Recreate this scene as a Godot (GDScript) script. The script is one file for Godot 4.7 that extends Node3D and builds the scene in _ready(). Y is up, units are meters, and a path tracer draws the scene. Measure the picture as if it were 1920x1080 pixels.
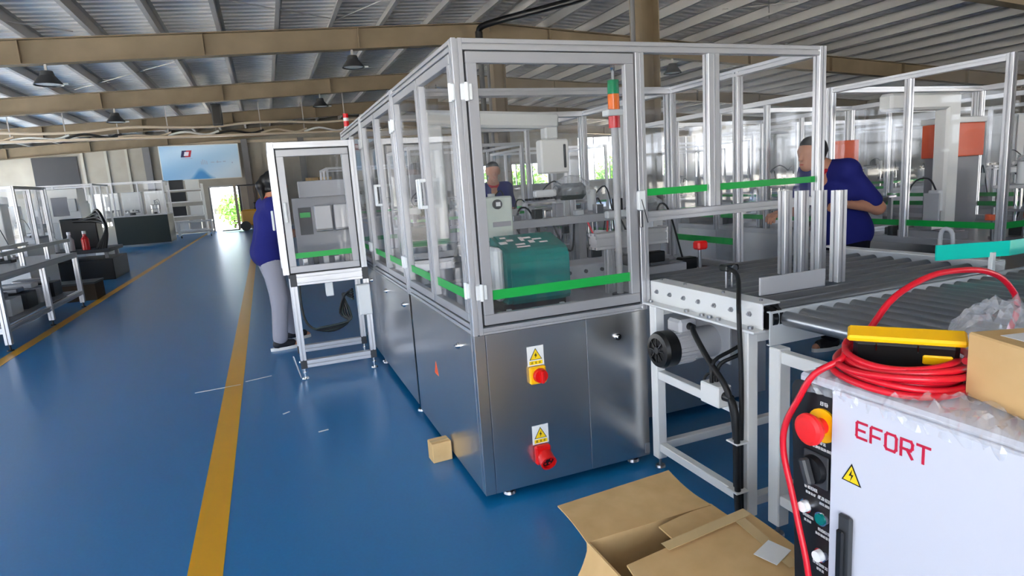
extends Node3D

# ---------------------------------------------------------------- mesh builder
class MB:
	var v := PackedVector3Array()
	var n := PackedVector3Array()
	func tri(a: Vector3, b: Vector3, c: Vector3, na: Vector3, nb: Vector3, nc: Vector3) -> void:
		if (c - a).cross(b - a).dot(na + nb + nc) < 0.0:
			v.append_array([a, c, b]); n.append_array([na, nc, nb])
		else:
			v.append_array([a, b, c]); n.append_array([na, nb, nc])
	func quad(a: Vector3, b: Vector3, c: Vector3, d: Vector3, k: Vector3) -> void:
		tri(a, b, c, k, k, k); tri(a, c, d, k, k, k)
	func box(c: Vector3, s: Vector3, bev := 0.0, B := Basis()) -> void:
		var h := s / 2.0
		bev = minf(bev, 0.45 * minf(h.x, minf(h.y, h.z)) * 2.0)
		for ax in 3:
			var u := (ax + 1) % 3
			var w := (ax + 2) % 3
			for sg in [-1.0, 1.0]:
				var q := []
				for k in [[-1, -1], [1, -1], [1, 1], [-1, 1]]:
					var p := Vector3()
					p[ax] = sg * h[ax]; p[u] = k[0] * (h[u] - bev); p[w] = k[1] * (h[w] - bev)
					q.append(c + B * p)
				var nn := Vector3(); nn[ax] = sg
				quad(q[0], q[1], q[2], q[3], (B * nn).normalized())
		if bev <= 0.0: return
		for k in 3:
			var a := (k + 1) % 3
			var b := (k + 2) % 3
			for sa in [-1.0, 1.0]:
				for sb in [-1.0, 1.0]:
					var q := []
					for m in [[1, 1], [0, 1], [0, -1], [1, -1]]:
						var p := Vector3()
						p[a] = sa * (h[a] if m[0] else h[a] - bev)
						p[b] = sb * (h[b] - bev if m[0] else h[b])
						p[k] = m[1] * (h[k] - bev)
						q.append(c + B * p)
					var nn := Vector3(); nn[a] = sa; nn[b] = sb
					quad(q[0], q[1], q[2], q[3], (B * nn).normalized())
		for sx in [-1.0, 1.0]:
			for sy in [-1.0, 1.0]:
				for sz in [-1.0, 1.0]:
					var g := Vector3(sx, sy, sz)
					var q := []
					for ax in 3:
						var p := (h - Vector3.ONE * bev) * g
						p[ax] = h[ax] * g[ax]
						q.append(c + B * p)
					var nn := (B * g).normalized()
					tri(q[0], q[1], q[2], nn, nn, nn)
	func span(a: Vector3, b: Vector3, bev := 0.0) -> void:
		box((a + b) / 2.0, (b - a).abs(), bev)
	func beam(a: Vector3, b: Vector3, w: float, d: float, bev := 0.0) -> void:
		var y := (b - a).normalized()
		var x := Vector3.UP if absf(y.y) < 0.7 else Vector3.RIGHT
		x = (x - y * x.dot(y)).normalized()
		box((a + b) / 2.0, Vector3(w, a.distance_to(b), d), bev, Basis(x, y, x.cross(y)))
	func cyl(a: Vector3, b: Vector3, r0: float, r1 := -1.0, seg := 14) -> void:
		if r1 < 0.0: r1 = r0
		var y := (b - a).normalized()
		var x := (Vector3.RIGHT if absf(y.x) < 0.8 else Vector3.UP).cross(y).normalized()
		var z := x.cross(y)
		var sl := (r0 - r1) / maxf(a.distance_to(b), 1e-5)
		for i in seg:
			var d0 := x * cos(TAU * i / seg) + z * sin(TAU * i / seg)
			var d1 := x * cos(TAU * (i + 1) / seg) + z * sin(TAU * (i + 1) / seg)
			var n0 := (d0 + y * sl).normalized()
			var n1 := (d1 + y * sl).normalized()
			tri(a + d0 * r0, a + d1 * r0, b + d1 * r1, n0, n1, n1)
			tri(a + d0 * r0, b + d1 * r1, b + d0 * r1, n0, n1, n0)
			if r0 > 0: tri(a, a + d0 * r0, a + d1 * r0, -y, -y, -y)
			if r1 > 0: tri(b, b + d0 * r1, b + d1 * r1, y, y, y)
	func lathe(prof: Array, at := Vector3(), B := Basis(), seg := 20) -> void:   # prof: Vector2(r, y) from bottom to top
		for j in prof.size() - 1:
			var p: Vector2 = prof[j]
			var q: Vector2 = prof[j + 1]
			if p.distance_to(q) < 1e-6: continue
			var t := (q - p).normalized()
			for i in seg:
				var f := []
				for k in 2:
					var an := TAU * (i + k) / seg
					f.append(Vector3(cos(an), 0, sin(an)))
				var n0: Vector3 = B * (f[0] * t.y + Vector3.UP * -t.x).normalized()
				var n1: Vector3 = B * (f[1] * t.y + Vector3.UP * -t.x).normalized()
				var a: Vector3 = at + B * (f[0] * p.x + Vector3.UP * p.y)
				var b: Vector3 = at + B * (f[1] * p.x + Vector3.UP * p.y)
				var c: Vector3 = at + B * (f[1] * q.x + Vector3.UP * q.y)
				var d: Vector3 = at + B * (f[0] * q.x + Vector3.UP * q.y)
				tri(a, b, c, n0, n1, n1); tri(a, c, d, n0, n1, n0)
	func ball(c: Vector3, r: Vector3, seg := 14) -> void:
		var pr := []
		for j in seg / 2 + 1:
			var an := -PI / 2 + PI * j / (seg / 2)
			pr.append(Vector2(maxf(cos(an), 0.0), sin(an)))
		lathe(pr, c, Basis.from_scale(r), seg)
	func tube(pts: Array, r: float, seg := 8, sub := 4) -> void:
		var path := []
		for i in pts.size() - 1:
			var p0: Vector3 = pts[maxi(i - 1, 0)]
			var p1: Vector3 = pts[i]
			var p2: Vector3 = pts[i + 1]
			var p3: Vector3 = pts[mini(i + 2, pts.size() - 1)]
			for k in sub: path.append(p1.cubic_interpolate(p2, p0, p3, float(k) / sub))
		path.append(pts[-1])
		var rings := []
		var x := Vector3.UP
		for i in path.size():
			var t: Vector3 = (path[mini(i + 1, path.size() - 1)] - path[maxi(i - 1, 0)]).normalized()
			if i == 0 and absf(t.y) > 0.9: x = Vector3.RIGHT
			x = (x - t * x.dot(t)).normalized()
			var z := x.cross(t)
			var ring := []
			for k in seg: ring.append(x * cos(TAU * k / seg) + z * sin(TAU * k / seg))
			rings.append(ring)
		for i in path.size() - 1:
			for k in seg:
				var a: Vector3 = rings[i][k]
				var b: Vector3 = rings[i][(k + 1) % seg]
				var c: Vector3 = rings[i + 1][(k + 1) % seg]
				var d: Vector3 = rings[i + 1][k]
				tri(path[i] + a * r, path[i] + b * r, path[i + 1] + c * r, a, b, c)
				tri(path[i] + a * r, path[i + 1] + c * r, path[i + 1] + d * r, a, c, d)
		for e in [0, path.size() - 1]:
			var out: Vector3 = (path[e] - path[1 if e == 0 else e - 1]).normalized()
			for k in seg: tri(path[e], path[e] + rings[e][k] * r, path[e] + rings[e][(k + 1) % seg] * r, out, out, out)
	func extrude(poly: PackedVector2Array, depth: float, at := Vector3(), B := Basis()) -> void:   # polygon in local xy, depth along +z
		var ix := Geometry2D.triangulate_polygon(poly)
		var f := (B * Vector3.BACK).normalized()
		for i in range(0, ix.size(), 3):
			for k in 2:
				var q := []
				for m in 3: q.append(at + B * Vector3(poly[ix[i + m]].x, poly[ix[i + m]].y, depth * k))
				var nn := f * (1.0 if k else -1.0)
				tri(q[0], q[1], q[2], nn, nn, nn)
		var area := 0.0
		for i in poly.size(): area += poly[i].cross(poly[(i + 1) % poly.size()])
		for i in poly.size():
			var p := poly[i]
			var q := poly[(i + 1) % poly.size()]
			var e := (q - p).normalized() * signf(area)
			var nn := (B * Vector3(e.y, -e.x, 0)).normalized()
			quad(at + B * Vector3(p.x, p.y, 0), at + B * Vector3(q.x, q.y, 0), at + B * Vector3(q.x, q.y, depth), at + B * Vector3(p.x, p.y, depth), nn)
	func mesh() -> ArrayMesh:
		var a := []
		a.resize(Mesh.ARRAY_MAX)
		a[Mesh.ARRAY_VERTEX] = v
		a[Mesh.ARRAY_NORMAL] = n
		var m := ArrayMesh.new()
		m.add_surface_from_arrays(Mesh.PRIMITIVE_TRIANGLES, a)
		return m

var M := {}
var bars := {}
var used := {}
var rng := RandomNumberGenerator.new()
var shared := {}

# ---------------------------------------------------------------- naming and placing
func numbered(called: String) -> String:
	var k: int = used.get(called, -1) + 1
	used[called] = k
	return called if k == 0 else "%s_%03d" % [called, k]

func thing(called: String, label: String, category: String, at := Vector3(), group := "") -> Node3D:
	var o := Node3D.new()
	o.name = numbered(called)
	add_child(o)
	o.position = at
	o.set_meta("label", label)
	o.set_meta("category", category)
	if group: o.set_meta("group", group)
	return o

func structure(called: String, label: String, at := Vector3()) -> Node3D:
	var o := Node3D.new()
	o.name = numbered(called)
	add_child(o)
	o.position = at
	o.set_meta("label", label)
	o.set_meta("kind", "structure")
	return o

func org(p: Node) -> Vector3:
	var s := Vector3()
	while p != self and p is Node3D:
		s += p.position
		p = p.get_parent()
	return s

# coordinates given to part() are the scene's own; the part is centred on its base
func part(p: Node, called: String, mb: MB, mat, label := "") -> MeshInstance3D:
	var lo := mb.v[0]
	var hi := mb.v[0]
	for q in mb.v:
		lo = lo.min(q); hi = hi.max(q)
	var c := Vector3((lo.x + hi.x) / 2, lo.y, (lo.z + hi.z) / 2)
	for i in mb.v.size(): mb.v[i] -= c
	var o := MeshInstance3D.new()
	o.mesh = mb.mesh()
	o.mesh.surface_set_material(0, M[mat] if mat is String else mat)
	o.position = c - org(p)
	o.name = numbered(called) if p == self else called
	p.add_child(o, true)
	if label: o.set_meta("label", label)
	return o

func solo(called: String, mb: MB, mat, label: String, category: String, group := "") -> MeshInstance3D:
	var o := part(self, called, mb, mat)
	o.set_meta("label", label)
	o.set_meta("category", category)
	if group: o.set_meta("group", group)
	return o

func copy(o: Node3D, at: Vector3, turn := 0.0, label := "", group := "") -> Node3D:
	var c: Node3D = o.duplicate()
	var base := String(o.name).rstrip("0123456789").trim_suffix("_")
	c.name = numbered(base)
	add_child(c)
	c.position = at
	c.rotation.y = turn
	if label: c.set_meta("label", label)
	if group: c.set_meta("group", group)
	return c

func bx(a: Vector3, b: Vector3, bev := 0.0) -> MB:
	var m := MB.new()
	m.span(a, b, bev)
	return m

func cy(a: Vector3, b: Vector3, r: float, seg := 14) -> MB:
	var m := MB.new()
	m.cyl(a, b, r, r, seg)
	return m

# slotted aluminium extrusion from a to b, w across, d deep; meshes are shared
func bar(p: Node, called: String, a: Vector3, b: Vector3, w := 0.045, d := 0.045, mat := "alu") -> MeshInstance3D:
	var key := "%.3f_%.3f_%s" % [w, d, mat]
	if not bars.has(key):
		var poly := PackedVector2Array()
		var cs := [Vector2(-w / 2, -d / 2), Vector2(w / 2, -d / 2), Vector2(w / 2, d / 2), Vector2(-w / 2, d / 2)]
		for i in 4:
			var p0: Vector2 = cs[i]
			var p1: Vector2 = cs[(i + 1) % 4]
			var e := (p1 - p0).normalized()
			var inw := Vector2(-e.y, e.x)
			var l := p0.distance_to(p1)
			poly.append(p0 + e * 0.002)
			if mat.begins_with("alu"):
				var k := maxi(1, roundi(l / 0.045))
				var md := minf(w, d)
				var dp := minf(0.013, md * 0.29)
				var hw := minf(0.009, md / 2 - dp - 0.0006)
				for s in k:
					var m := p0 + e * (l * (s + 0.5) / k)
					for t in [Vector2(-0.0046, 0), Vector2(-0.0046, 0.0035), Vector2(-hw, 0.0035), Vector2(-hw, dp), Vector2(hw, dp), Vector2(hw, 0.0035), Vector2(0.0046, 0.0035), Vector2(0.0046, 0)]:
						poly.append(m + e * t.x + inw * t.y)
			poly.append(p1 - e * 0.002)
		var mb := MB.new()
		mb.extrude(poly, 1.0, Vector3(), Basis(Vector3.RIGHT, Vector3.FORWARD, Vector3.UP))
		var ms := mb.mesh()
		ms.surface_set_material(0, M[mat])
		bars[key] = ms
	var o := MeshInstance3D.new()
	o.mesh = bars[key]
	var y := (b - a).normalized()
	var x := Vector3.RIGHT if absf(y.y) > 0.7 else Vector3.UP
	x = (x - y * x.dot(y)).normalized()
	o.transform = Transform3D(Basis(x, y * a.distance_to(b), x.cross(y)), a - org(p))
	o.name = numbered(called) if p == self else called
	p.add_child(o, true)
	return o

# ---------------------------------------------------------------- materials
func noise_tex(freq: float, seed_: int, lo: Color, hi: Color, size := 256, octaves := 4) -> ImageTexture:
	var f := FastNoiseLite.new()
	f.seed = seed_
	f.frequency = freq
	f.fractal_octaves = octaves
	var src := f.get_seamless_image(size, size)
	var im := Image.create(size, size, false, Image.FORMAT_RGB8)
	for y in size:
		for x in size:
			var c := lo.lerp(hi, src.get_pixel(x, y).r)
			im.set_pixel(x, y, c)
	return ImageTexture.create_from_image(im)

func mat(called: String, c: Color, rough := 0.5, metal := 0.0, spec := 0.5) -> StandardMaterial3D:
	var m := StandardMaterial3D.new()
	m.resource_name = called
	m.albedo_color = c
	m.roughness = rough
	m.metallic = metal
	m.metallic_specular = spec
	M[called] = m
	return m

func tri_tex(m: StandardMaterial3D, t: Texture2D, s: Vector3) -> void:
	m.albedo_texture = t
	m.uv1_triplanar = true
	m.uv1_world_triplanar = true
	m.uv1_scale = s

func make_materials() -> void:
	var m := mat("floor_blue", Color(1, 1, 1), 0.29, 0.0, 0.72)
	tri_tex(m, noise_tex(0.15, 3, Color(0.05, 0.43, 0.655), Color(0.06, 0.455, 0.685), 256, 3), Vector3.ONE * 1.3)
	mat("line_yellow", Color(0.86, 0.62, 0.05), 0.35)
	mat("alu", Color(0.78, 0.78, 0.79), 0.33, 0.6)
	mat("alu_frame", Color(0.64, 0.64, 0.65), 0.42, 0.4)
	m = mat("stainless", Color(0.83, 0.825, 0.82), 0.29, 1.0)
	mat("steel", Color(0.62, 0.62, 0.63), 0.3, 0.9)
	mat("chrome", Color(0.85, 0.85, 0.86), 0.12, 1.0)
	mat("roller", Color(0.58, 0.59, 0.60), 0.29, 0.9)
	mat("white", Color(0.90, 0.90, 0.89), 0.38)
	mat("plate_white", Color(0.82, 0.83, 0.83), 0.45)
	mat("grey", Color(0.55, 0.55, 0.57), 0.45)
	mat("grey_light", Color(0.70, 0.70, 0.71), 0.45)
	mat("grey_dark", Color(0.20, 0.205, 0.215), 0.5)
	mat("machine_green", Color(0.12, 0.17, 0.155), 0.5)
	mat("black", Color(0.03, 0.03, 0.034), 0.4)
	mat("rubber", Color(0.045, 0.045, 0.05), 0.55)
	mat("panel_black", Color(0.045, 0.047, 0.06), 0.4)
	mat("teal", Color(0.0, 0.42, 0.40), 0.2)
	mat("teal_bright", Color(0.05, 0.80, 0.72), 0.35)
	m = mat("teal_film", Color(0.05, 0.68, 0.58, 0.62), 0.3)
	m.transparency = BaseMaterial3D.TRANSPARENCY_ALPHA
	mat("beige_grey", Color(0.70, 0.73, 0.70), 0.4)
	mat("tape_green", Color(0.03, 0.62, 0.25), 0.45)
	mat("red", Color(0.86, 0.06, 0.05), 0.35)
	mat("red_estop", Color(0.90, 0.13, 0.14), 0.38)
	mat("red_cable", Color(0.80, 0.07, 0.15), 0.32)
	mat("red_print", Color(0.75, 0.05, 0.22), 0.5)
	mat("orange", Color(0.95, 0.36, 0.12), 0.5)
	mat("yellow", Color(0.96, 0.72, 0.02), 0.35)
	mat("yellow_sign", Color(0.95, 0.80, 0.06), 0.5)
	mat("lamp_green", Color(0.0, 0.56, 0.36), 0.2)
	mat("lamp_amber", Color(0.95, 0.45, 0.02), 0.2)
	mat("lamp_red", Color(0.80, 0.04, 0.06), 0.2)
	m = mat("cardboard", Color(1, 1, 1), 0.8, 0.0, 0.3)
	tri_tex(m, noise_tex(0.02, 5, Color(0.80, 0.655, 0.445), Color(0.855, 0.715, 0.51), 256, 4), Vector3(1.5, 1.5, 1.5))
	mat("tape_clear", Color(0.80, 0.685, 0.49), 0.25)
	mat("paper", Color(0.88, 0.88, 0.87), 0.7)
	mat("cabinet_white", Color(0.78, 0.785, 0.825), 0.42)
	mat("blue_polo", Color(0.135, 0.15, 0.43), 0.85, 0.0, 0.3)
	mat("red_collar", Color(0.72, 0.08, 0.14), 0.8)
	mat("grey_trousers", Color(0.60, 0.60, 0.64), 0.9, 0.0, 0.3)
	mat("navy_trousers", Color(0.06, 0.06, 0.11), 0.9, 0.0, 0.3)
	m = mat("skin", Color(0.74, 0.52, 0.41), 0.55)
	mat("hair", Color(0.035, 0.028, 0.026), 0.45)
	mat("shoe", Color(0.06, 0.065, 0.10), 0.6)
	m = mat("glass", Color(0.85, 0.87, 0.88, 0.012), 0.03, 0.0, 0.36)
	m.transparency = BaseMaterial3D.TRANSPARENCY_ALPHA
	m = mat("film", Color(0.93, 0.94, 0.96, 0.20), 0.06, 0.0, 0.8)
	m.transparency = BaseMaterial3D.TRANSPARENCY_ALPHA
	m = mat("roof_sheet", Color(1, 1, 1), 0.5, 0.0)
	tri_tex(m, noise_tex(0.01, 8, Color(0.82, 0.81, 0.79), Color(0.88, 0.865, 0.85), 256, 4), Vector3.ONE * 0.3)
	mat("purlin", Color(0.66, 0.65, 0.64), 0.5, 0.1)
	m = mat("tan_steel", Color(1, 1, 1), 0.6)
	tri_tex(m, noise_tex(0.01, 14, Color(0.44, 0.385, 0.30), Color(0.50, 0.44, 0.355), 256, 4), Vector3.ONE * 0.4)
	mat("column_grey", Color(0.40, 0.40, 0.41), 0.55)
	m = mat("wall_clad", Color(1, 1, 1), 0.65)
	tri_tex(m, noise_tex(0.008, 31, Color(0.56, 0.54, 0.50), Color(0.63, 0.61, 0.57), 256, 4), Vector3.ONE * 0.3)
	mat("wall_low", Color(0.66, 0.65, 0.62), 0.8)
	mat("wall_dark", Color(0.24, 0.24, 0.25), 0.8)
	mat("concrete", Color(0.72, 0.71, 0.68), 0.9)
	mat("conduit", Color(0.72, 0.66, 0.58), 0.5)
	m = mat("leaf", Color(0.22, 0.38, 0.11), 0.7)
	m.backlight_enabled = true
	m.backlight = Color(0.3, 0.45, 0.12)
	mat("bark", Color(0.25, 0.19, 0.13), 0.9)

# ---------------------------------------------------------------- the hall
const ZB := -30.0
const ZF := 7.0
const XL := -12.0
const XR := 24.0
const RIDGE := 4.5

func rafter_y(x: float) -> float:      # underside of the rafters
	return 4.31 + 0.059 * (x if x < RIDGE else 2.0 * RIDGE - x)

func _ready() -> void:
	rng.seed = 7
	# camera
	var cam := Camera3D.new()
	cam.name = "camera"
	cam.position = Vector3(-0.758, 1.42, 2.456)
	cam.rotation_degrees = Vector3(-9.809, -21.094, -3.794)
	cam.fov = 50.18
	cam.near = 0.05
	cam.far = 200.0
	add_child(cam)
	# overcast daylight that enters through the openings of the hall
	var we := WorldEnvironment.new()
	we.name = "environment"
	var e := Environment.new()
	var sm := ProceduralSkyMaterial.new()
	sm.sky_top_color = Color(0.80, 0.88, 1.0)
	sm.sky_horizon_color = Color(0.95, 0.97, 1.0)
	sm.ground_horizon_color = Color(0.7, 0.7, 0.68)
	sm.ground_bottom_color = Color(0.5, 0.5, 0.48)
	sm.sky_energy_multiplier = SKY
	sm.ground_energy_multiplier = SKY * 0.5
	var sky := Sky.new()
	sky.sky_material = sm
	e.background_mode = Environment.BG_SKY
	e.sky = sky
	e.tonemap_mode = Environment.TONE_MAPPER_LINEAR
	e.tonemap_exposure = EXPOSURE
	e.sdfgi_enabled = true
	e.ssao_enabled = true
	e.ssil_enabled = true
	we.environment = e
	add_child(we)
	# high sun on the yard; it does not reach past the openings
	var sun := DirectionalLight3D.new()
	sun.name = "sun"
	sun.rotation_degrees = Vector3(-66, -100, 0)
	sun.light_energy = 22.0
	sun.light_color = Color(1.0, 0.97, 0.92)
	sun.light_angular_distance = 0.6
	sun.shadow_enabled = true
	add_child(sun)
	make_materials()
	build_hall()
	build_line()
	build_conveyors()
	build_foreground()
	build_station()
	build_interiors()
	build_far_left()
	build_people()

const SKY := 2.0
const EXPOSURE := 1.65

func build_hall() -> void:
	var fl := structure("floor", "glossy blue epoxy floor of the hall")
	part(fl, "floor_slab", bx(Vector3(XL, -0.15, ZB), Vector3(XR, 0, ZF)), "floor_blue")
	# walkway lines, slightly proud paint
	var ml := MB.new()
	ml.extrude(PackedVector2Array([Vector2(-1.20, 7.0), Vector2(-1.07, 7.0), Vector2(-1.155, -30.0), Vector2(-1.285, -30.0)]), 0.0015, Vector3(0, 0.0016, 0), Basis(Vector3.RIGHT, Vector3(0, 0, 1), Vector3.DOWN))
	part(fl, "walkway_line", ml, "line_yellow")
	part(fl, "walkway_line", bx(Vector3(-3.42, 0, -30), Vector3(-3.30, 0.0015, 7)), "line_yellow")
	for k in [[-1.27, -2.62, 0.32, 0.25], [-0.98, -2.72, 0.2, 0.9], [-0.80, -1.76, 0.05, 2.0], [-0.60, -1.3, 0.06, 0.5], [-2.6, -0.9, 0.05, 1.2]]:
		var sc := MB.new()
		sc.box(Vector3(k[0], 0.001, k[1]), Vector3(k[2], 0.002, 0.014), 0.0, Basis(Vector3.UP, k[3] * 0.3))
		part(fl, "worn_scratch", sc, "paper")
	structure_yard()
	# roof: rafters, purlins and corrugated sheets
	var ro := structure("ceiling", "corrugated steel roof on tan rafters and grey purlins")
	var zs := [-29.7, -23.5, -17.5, -11.5, -5.5, 0.5, 6.7]
	for z in zs:
		for side in 2:
			var x0 := XL if side == 0 else RIDGE
			var x1 := RIDGE if side == 0 else XR
			var a := Vector3(x0, rafter_y(x0), z)
			var b := Vector3(x1, rafter_y(x1), z)
			var mb := MB.new()
			var up := Vector3(0, 0.43, 0)
			mb.beam(a + Vector3(0, 0.008, 0), b + Vector3(0, 0.008, 0), 0.016, 0.22)
			mb.beam(a + up, b + up, 0.016, 0.22)
			mb.beam(a + up / 2, b + up / 2, 0.43, 0.010)
			var rf := part(ro, "rafter", mb, "tan_steel")
			if absf(x1 - x0) > 0.1:
				for k in int((x1 - x0) / 3.0):
					var x := x0 + 1.5 + 3.0 * k
					var st := MB.new()
					st.box(Vector3(x, rafter_y(x) + 0.215, z), Vector3(0.012, 0.40, 0.20), 0.0)
					part(rf, "stiffener", st, "tan_steel")
	var px := RIDGE - 0.35
	var k := 0
	var xs := []
	while px > XL: xs.append(px); px -= 1.06
	px = RIDGE + 0.35
	while px < XR: xs.append(px); px += 1.06
	for x in xs:
		var y := rafter_y(x) + 0.445
		var mb := MB.new()
		var s := 1.0 if x < RIDGE else -1.0
		mb.span(Vector3(x - 0.004, y, ZB), Vector3(x + 0.004, y + 0.2, ZF))
		mb.span(Vector3(x, y, ZB), Vector3(x - s * 0.075, y + 0.006, ZF))
		mb.span(Vector3(x, y + 0.194, ZB), Vector3(x + s * 0.07, y + 0.2, ZF))
		mb.span(Vector3(x - s * 0.075, y, ZB), Vector3(x - s * 0.069, y + 0.022, ZF))
		part(ro, "purlin", mb, "purlin")
	for b in 6:
		for side in 2:
			var z0: float = zs[b] if b > 0 else ZB - 0.3
			var z1: float = zs[b + 1] if b < 5 else ZF + 0.3
			var mb := MB.new()
			var cnt := roundi((z1 - z0) / 0.25)
			var w := (z1 - z0) / cnt
			var xa := XL - 0.6 if side == 0 else RIDGE
			var xb := RIDGE if side == 0 else XR + 0.6
			var ya := rafter_y(xa) + 0.65
			var yb := rafter_y(xb) + 0.65
			for i in cnt:
				var prof := [Vector2(0, 0), Vector2(0.55, 0), Vector2(0.68, 0.05), Vector2(0.87, 0.05), Vector2(1, 0)]
				for j in 4:
					var p: Vector2 = prof[j]
					var q: Vector2 = prof[j + 1]
					var zp: float = z0 + (i + p.x) * w
					var zq: float = z0 + (i + q.x) * w
					var nn := Vector3(0, -(q.x - p.x) * w, q.y - p.y).normalized()
					mb.quad(Vector3(xa, ya + p.y, zp), Vector3(xb, yb + p.y, zp), Vector3(xb, yb + q.y, zq), Vector3(xa, ya + q.y, zq), nn)
			mb.quad(Vector3(xa, ya + 0.09, z0), Vector3(xb, yb + 0.09, z0), Vector3(xb, yb + 0.09, z1), Vector3(xa, ya + 0.09, z1), Vector3.UP)
			part(ro, "roof_sheet", mb, "roof_sheet")
	for q in [[-6.2, -8.5, -3.6, -11.3], [-2.4, -8.5, 1.0, -11.0], [0.9, -11.3, 3.2, -7.0], [7.0, -5.6, 10.5, -9.2], [-5.0, -17.2, -2.0, -14.0], [9.0, -9.0, 13.0, -5.6]]:
		part(ro, "tie_rod", cy(Vector3(q[0], rafter_y(q[0]) + 0.50, q[1]), Vector3(q[2], rafter_y(q[2]) + 0.50, q[3]), 0.012, 6), "purlin")
	# columns
	var ci := 0
	for z in [-23.5, -17.5, -11.5, -5.5, 0.5]:
		var t := structure("column", "tan steel column under the ridge of the roof", Vector3(4.62, 0, z))
		h_column(t, 4.62, z, rafter_y(4.62) + 0.05, 0.30)
		part(t, "pipe", cy(Vector3(4.36, 0.3, z + 0.10), Vector3(4.36, 4.3, z + 0.10), 0.035, 10), "column_grey")
	for z in [-23.5, -17.5, -11.5, -5.5, 0.5]:
		for x in [XL + 0.17, XR - 0.17]:
			var t := structure("column", "tan steel column at the side wall", Vector3(x, 0, z))
			h_column(t, x, z, rafter_y(x) + 0.05, 0.28)
	build_walls()
	build_roof_services()

func h_column(t: Node3D, x: float, z: float, h: float, w: float) -> void:
	var mb := MB.new()
	mb.span(Vector3(x - w / 2, 0, z - w / 2), Vector3(x - w / 2 + 0.014, h, z + w / 2))
	mb.span(Vector3(x + w / 2 - 0.014, 0, z - w / 2), Vector3(x + w / 2, h, z + w / 2))
	mb.span(Vector3(x - w / 2, 0, z - 0.006), Vector3(x + w / 2, h, z + 0.006))
	part(t, "shaft", mb, "tan_steel")
	part(t, "base_plate", bx(Vector3(x - w / 2 - 0.04, 0, z - w / 2 - 0.04), Vector3(x + w / 2 + 0.04, 0.02, z + w / 2 + 0.04)), "tan_steel")

func structure_yard() -> void:
	var y := structure("yard_ground", "pale concrete yard outside the hall")
	part(y, "paving", bx(Vector3(-70, -0.5, -80), Vector3(80, -0.16, 60)), "concrete")

# a wall in a plane with rectangular openings: solid strips between them
func wall_pieces(p: Node, axis: int, at: float, u0: float, u1: float, top: Callable, openings: Array, mat_name: String) -> void:
	var cuts := [u0, u1]
	if axis == 2: cuts.append(RIDGE)
	for o in openings: cuts.append(o[0]); cuts.append(o[1])
	cuts.sort()
	for i in cuts.size() - 1:
		var a: float = cuts[i]
		var b: float = cuts[i + 1]
		if b - a < 0.001: continue
		var holes := []
		for o in openings:
			if o[0] <= a + 0.001 and o[1] >= b - 0.001: holes.append([o[2], o[3]])
		holes.sort()
		var y := 0.0
		holes.append([999.0, 999.0])
		for h in holes:
			var ya: float = minf(h[0], top.call(a))
			var yb: float = minf(h[0], top.call(b))
			if maxf(ya, yb) > y + 0.01:
				var mb := MB.new()
				var poly := PackedVector2Array([Vector2(a, y), Vector2(b, y), Vector2(b, yb), Vector2(a, ya)])
				if axis == 2: mb.extrude(poly, 0.12, Vector3(0, 0, at - 0.06))
				else: mb.extrude(poly, 0.12, Vector3(at - 0.06, 0, 0), Basis(Vector3.BACK, Vector3.UP, Vector3.RIGHT))
				part(p, "wall_panel", mb, mat_name)
			y = h[1]

func window(n: int, axis: int, at: float, u0: float, u1: float, y0: float, y1: float, cols: int, label: String) -> void:
	var c := (u0 + u1) / 2
	var t := structure("window_%d" % n, label, Vector3(c, y0, at) if axis == 2 else Vector3(at, y0, c))
	var P := func(u: float, y: float, d: float) -> Vector3: return Vector3(u, y, at + d) if axis == 2 else Vector3(at + d, y, u)
	var fr := MB.new()
	fr.span(P.call(u0, y0, -0.04), P.call(u1, y0 + 0.06, 0.04)); fr.span(P.call(u0, y1 - 0.06, -0.04), P.call(u1, y1, 0.04))
	for i in cols + 1:
		var u := lerpf(u0 + 0.03, u1 - 0.03, float(i) / cols)
		fr.span(P.call(u - 0.03, y0 + 0.06, -0.04), P.call(u + 0.03, y1 - 0.06, 0.04))
	part(t, "window_frame", fr, "alu_frame")
	for i in cols:
		var ua := lerpf(u0 + 0.03, u1 - 0.03, float(i) / cols) + 0.03
		var ub := lerpf(u0 + 0.03, u1 - 0.03, float(i + 1) / cols) - 0.03
		part(t, "pane", bx(P.call(ua, y0 + 0.06, -0.003), P.call(ub, y1 - 0.06, 0.003)), "glass")

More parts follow.
